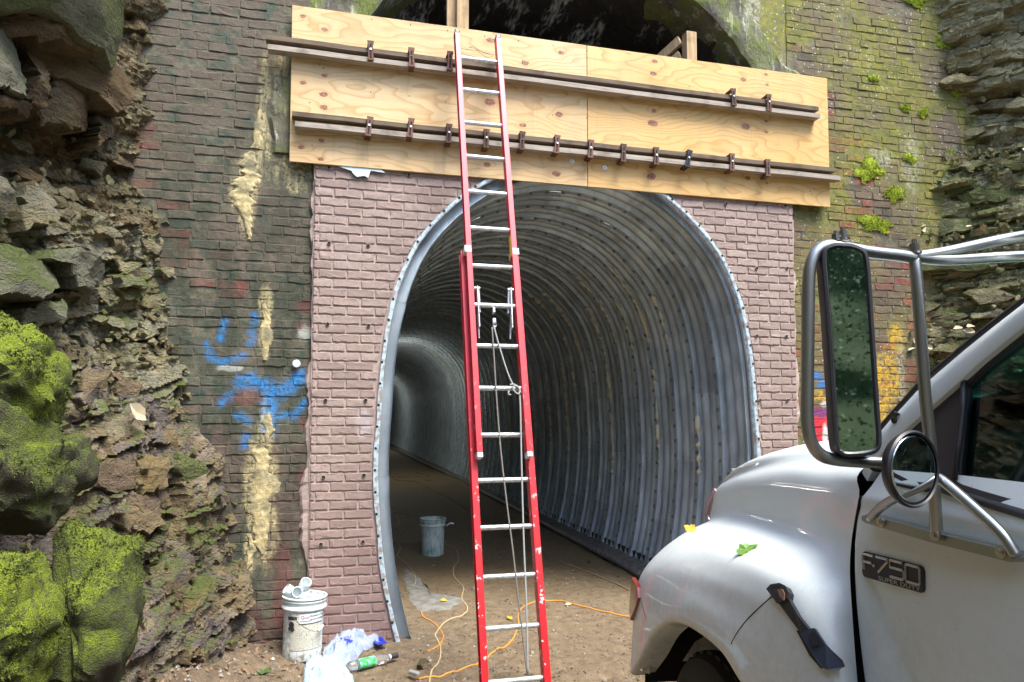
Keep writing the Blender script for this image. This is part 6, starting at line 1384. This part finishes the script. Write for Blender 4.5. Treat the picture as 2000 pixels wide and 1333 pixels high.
for x, y in ((1522, 1150), (1534, 1149)): lbar([(x+4*cos(k), y+2.6*sin(k)) for k in np.linspace(0, 5.5, 9)], .0202, .0208, 'rivet', 'hole', lt)
lbar(((1533, 1158), (1541, 1157), (1546, 1166), (1545, 1178), (1538, 1172)), .0203, .024, 'rubber_hinge', 'rust', lt)
# leaf stuck on the wet fender, and one more by the grille
def stick(px, py, s, size, spin, mat, lab, jag):
    c = OH(px, py, .006); n = np.array([-.45, -.35, .8]); ob('leaf', leaf_vf(c, n, size, 5, .12, spin, jag), M[mat], label=lab, cat='leaf', group='leaves on the truck')
jag = [(0, 0), (.14, .08), (.30, .18), (.26, .30), (.44, .40), (.32, .52), (.38, .68), (.20, .74), (.18, .90), (0, 1.08), (-.14, .86), (-.22, .72), (-.36, .62), (-.30, .46), (-.42, .34), (-.26, .22), (-.2, .08)]
stick(1460, 1077, 1.04, .068, -.9, 'gleaf', 'green toothed leaf with brown spots stuck on the white fender', jag)
stick(1348, 1033, 1.19, .05, 1.2, 'yleaf', 'small yellow leaf lying on the fender by the grille', jag)
# ---- towing mirror
mm = ob('mirror_bracket', prism([TS(x, y, 1.058) for x, y in ((1692, 1008), (1704, 1005), (1830, 1040), (1990, 1078), (1996, 1090), (1985, 1098), (1830, 1060), (1700, 1022), (1692, 1016))], hS, -.012, .014), M['steel'], tr)
def P3(L): return [TS(x, y, s) for x, y, s in L]
piv = TS(1786, 508, 1.0); low = TS(1830, 1046, 1.043)
fP = float(piv@hF)
def LOOP(x, y): return TF(x, y, fP)
ob('mirror_arm', tube(crom([LOOP(1786, 505), LOOP(1760, 500), LOOP(1700, 493), LOOP(1650, 484), LOOP(1618, 480), LOOP(1596, 492), LOOP(1583, 520), LOOP(1579, 560), LOOP(1578, 640), LOOP(1577, 740), LOOP(1577, 820), LOOP(1584, 862), LOOP(1602, 888), LOOP(1630, 898), LOOP(1680, 902), LOOP(1730, 905), LOOP(1792, 912), LOOP(1822, 918)], 5), [.004]*3+[.0085]*2+[.0135]*76+[.012]*5 if False else .0125, 14), M['steel'], tr, smooth=True)
ob('mirror_post', tube(crom([piv, TS(1790, 540, 1.0), TS(1796, 620, 1.003), TS(1806, 760, 1.012), TS(1818, 880, 1.022), TS(1826, 980, 1.034), low], 5), .0115, 14), M['steel'], tr, smooth=True)
ob('mirror_post_foot', prism([TS(x, y, 1.044) for x, y in ((1820, 985), (1836, 985), (1840, 1040), (1836, 1056), (1828, 1058), (1820, 1050))], hS, -.006, .003), M['steel'], tr)
J = TS(1828, 934, 1.018)
ob('mirror_strut', tube(crom([J, TS(1820, 945, 1.02), TS(1760, 968, 1.032), TS(1722, 990, 1.042), TS(1700, 1014, 1.05)], 5), .0105, 12), M['steel'], tr, smooth=True)
ob('mirror_strut', tube(crom([J, TS(1842, 940, 1.02), TS(1900, 990, 1.032), TS(1955, 1042, 1.042), TS(1986, 1088, 1.05)], 5), .0105, 12), M['steel'], tr, smooth=True)
e1, e2 = TS(2060, 452, 1.26), TS(2080, 498, 1.27)
for e, a, b in ((e1, (1850, 492, 1.07), (1960, 468, 1.19)), (e2, (1850, 508, 1.07), (1960, 502, 1.19))):
    ob('mirror_brace', tube(crom([piv+hZ*.006, TS(*a), TS(*b), e], 5), .0115, 14), M['steel'], tr, smooth=True)
def bolt(c, ax, r=.010, h=.02): ob('bolt', cat_([lathe([(r*1.5, 0), (r*1.5, .004)], c, ax, 16), lathe([(r, .004), (r, h)], c, ax, 6), lathe([(r*.6, h), (r*.6, h*1.5), (.001, h*1.55)], c, ax, 10)]), M['chrome'], tr)
bolt(piv+hZ*.012, hZ); bolt(LOOP(1646, 470), hZ, .009, .018); bolt(LOOP(1632, 472), hZ, .008, .014)
for x, y in ((1722, 1020), (1957, 1078)): bolt(TS(x, y, 1.045), -hS, .008, .006)
bolt(TS(1827, 1046, 1.037), -hS, .008, .006)
# tall flat mirror: rounded head with a rim and a glass set into it
ml = [(1650, 474), (1668, 476), (1690, 486), (1699, 506), (1704, 560), (1712, 680), (1720, 800), (1724, 858), (1719, 880), (1700, 890), (1660, 894), (1640, 888), (1630, 868), (1624, 780), (1615, 640), (1607, 540), (1605, 500), (1612, 482), (1630, 474)]
fM = fP-.03
nM = hF*1.85+hS*.52; nM /= np.linalg.norm(nM); cM = TF(1660, 690, fM)
ml3 = crom([on_plane(x, y, cM, nM) for x, y in ml], 4, True); mc = ml3.mean(0)
def msc(P, k): return mc+(P-mc)*np.array(k)
def shrink(P, d):
    Q = P.copy(); n = len(P)
    for i in range(n):
        tg = P[(i+1) % n]-P[i-1]; tg /= np.linalg.norm(tg); nn = np.cross(nM, tg); nn *= np.sign((mc-P[i])@nn); Q[i] = P[i]+nn*d
    return Q
n = len(ml3); i1 = shrink(ml3, .007); i2 = shrink(ml3, .011)
V = np.concatenate([shrink(ml3, .03)+nM*.055, ml3+nM*.038, ml3+nM*.004, shrink(ml3, .002), i1-nM*.001, i2+nM*.004]); m = n
F = [(r*m+j, r*m+(j+1) % m, (r+1)*m+(j+1) % m, (r+1)*m+j) for r in range(5) for j in range(m)]+[tuple(range(m))]
mh = ob('tall_mirror', (V, F), M['black'], tr, smooth=40)
ob('mirror_glass', (i2+nM*.0035, [tuple(range(n))]), M['mirror'], mh)
# round convex mirror
cc = TF(1777, 916, fP-.05); cx_ = TF(1826, 916, fP-.05); rC_ = .073
nd_ = -hF*.95+hS*.31; nd_ /= np.linalg.norm(nd_)
cm = ob('round_mirror', lathe([(.001, .030), (rC_*.5, .028), (rC_*.9, .012), (rC_, 0), (rC_*1.02, -.008), (rC_*.97, -.012), (rC_*.93, -.009)], cc, -nd_, 40, False), M['black'], tr, smooth=35)
ob('convex_glass', lathe([(rC_*.94*math.sin(a)/math.sin(.55), -.008-.02*(math.cos(a)-math.cos(.55))*3.) for a in np.linspace(.55, .01, 9)], cc, -nd_, 40), M['mirror'], cm, smooth=True)
ob('mirror_stem', tube([cc+hF*.02, TF(1822, 918, fP)], .008, 8), M['steel'], cm)
ob('heater_wire', tube(crom([LOOP(1690, 905), LOOP(1706, 918), LOOP(1722, 920), LOOP(1736, 922)], 5), .003, 6), M['black'], tr)
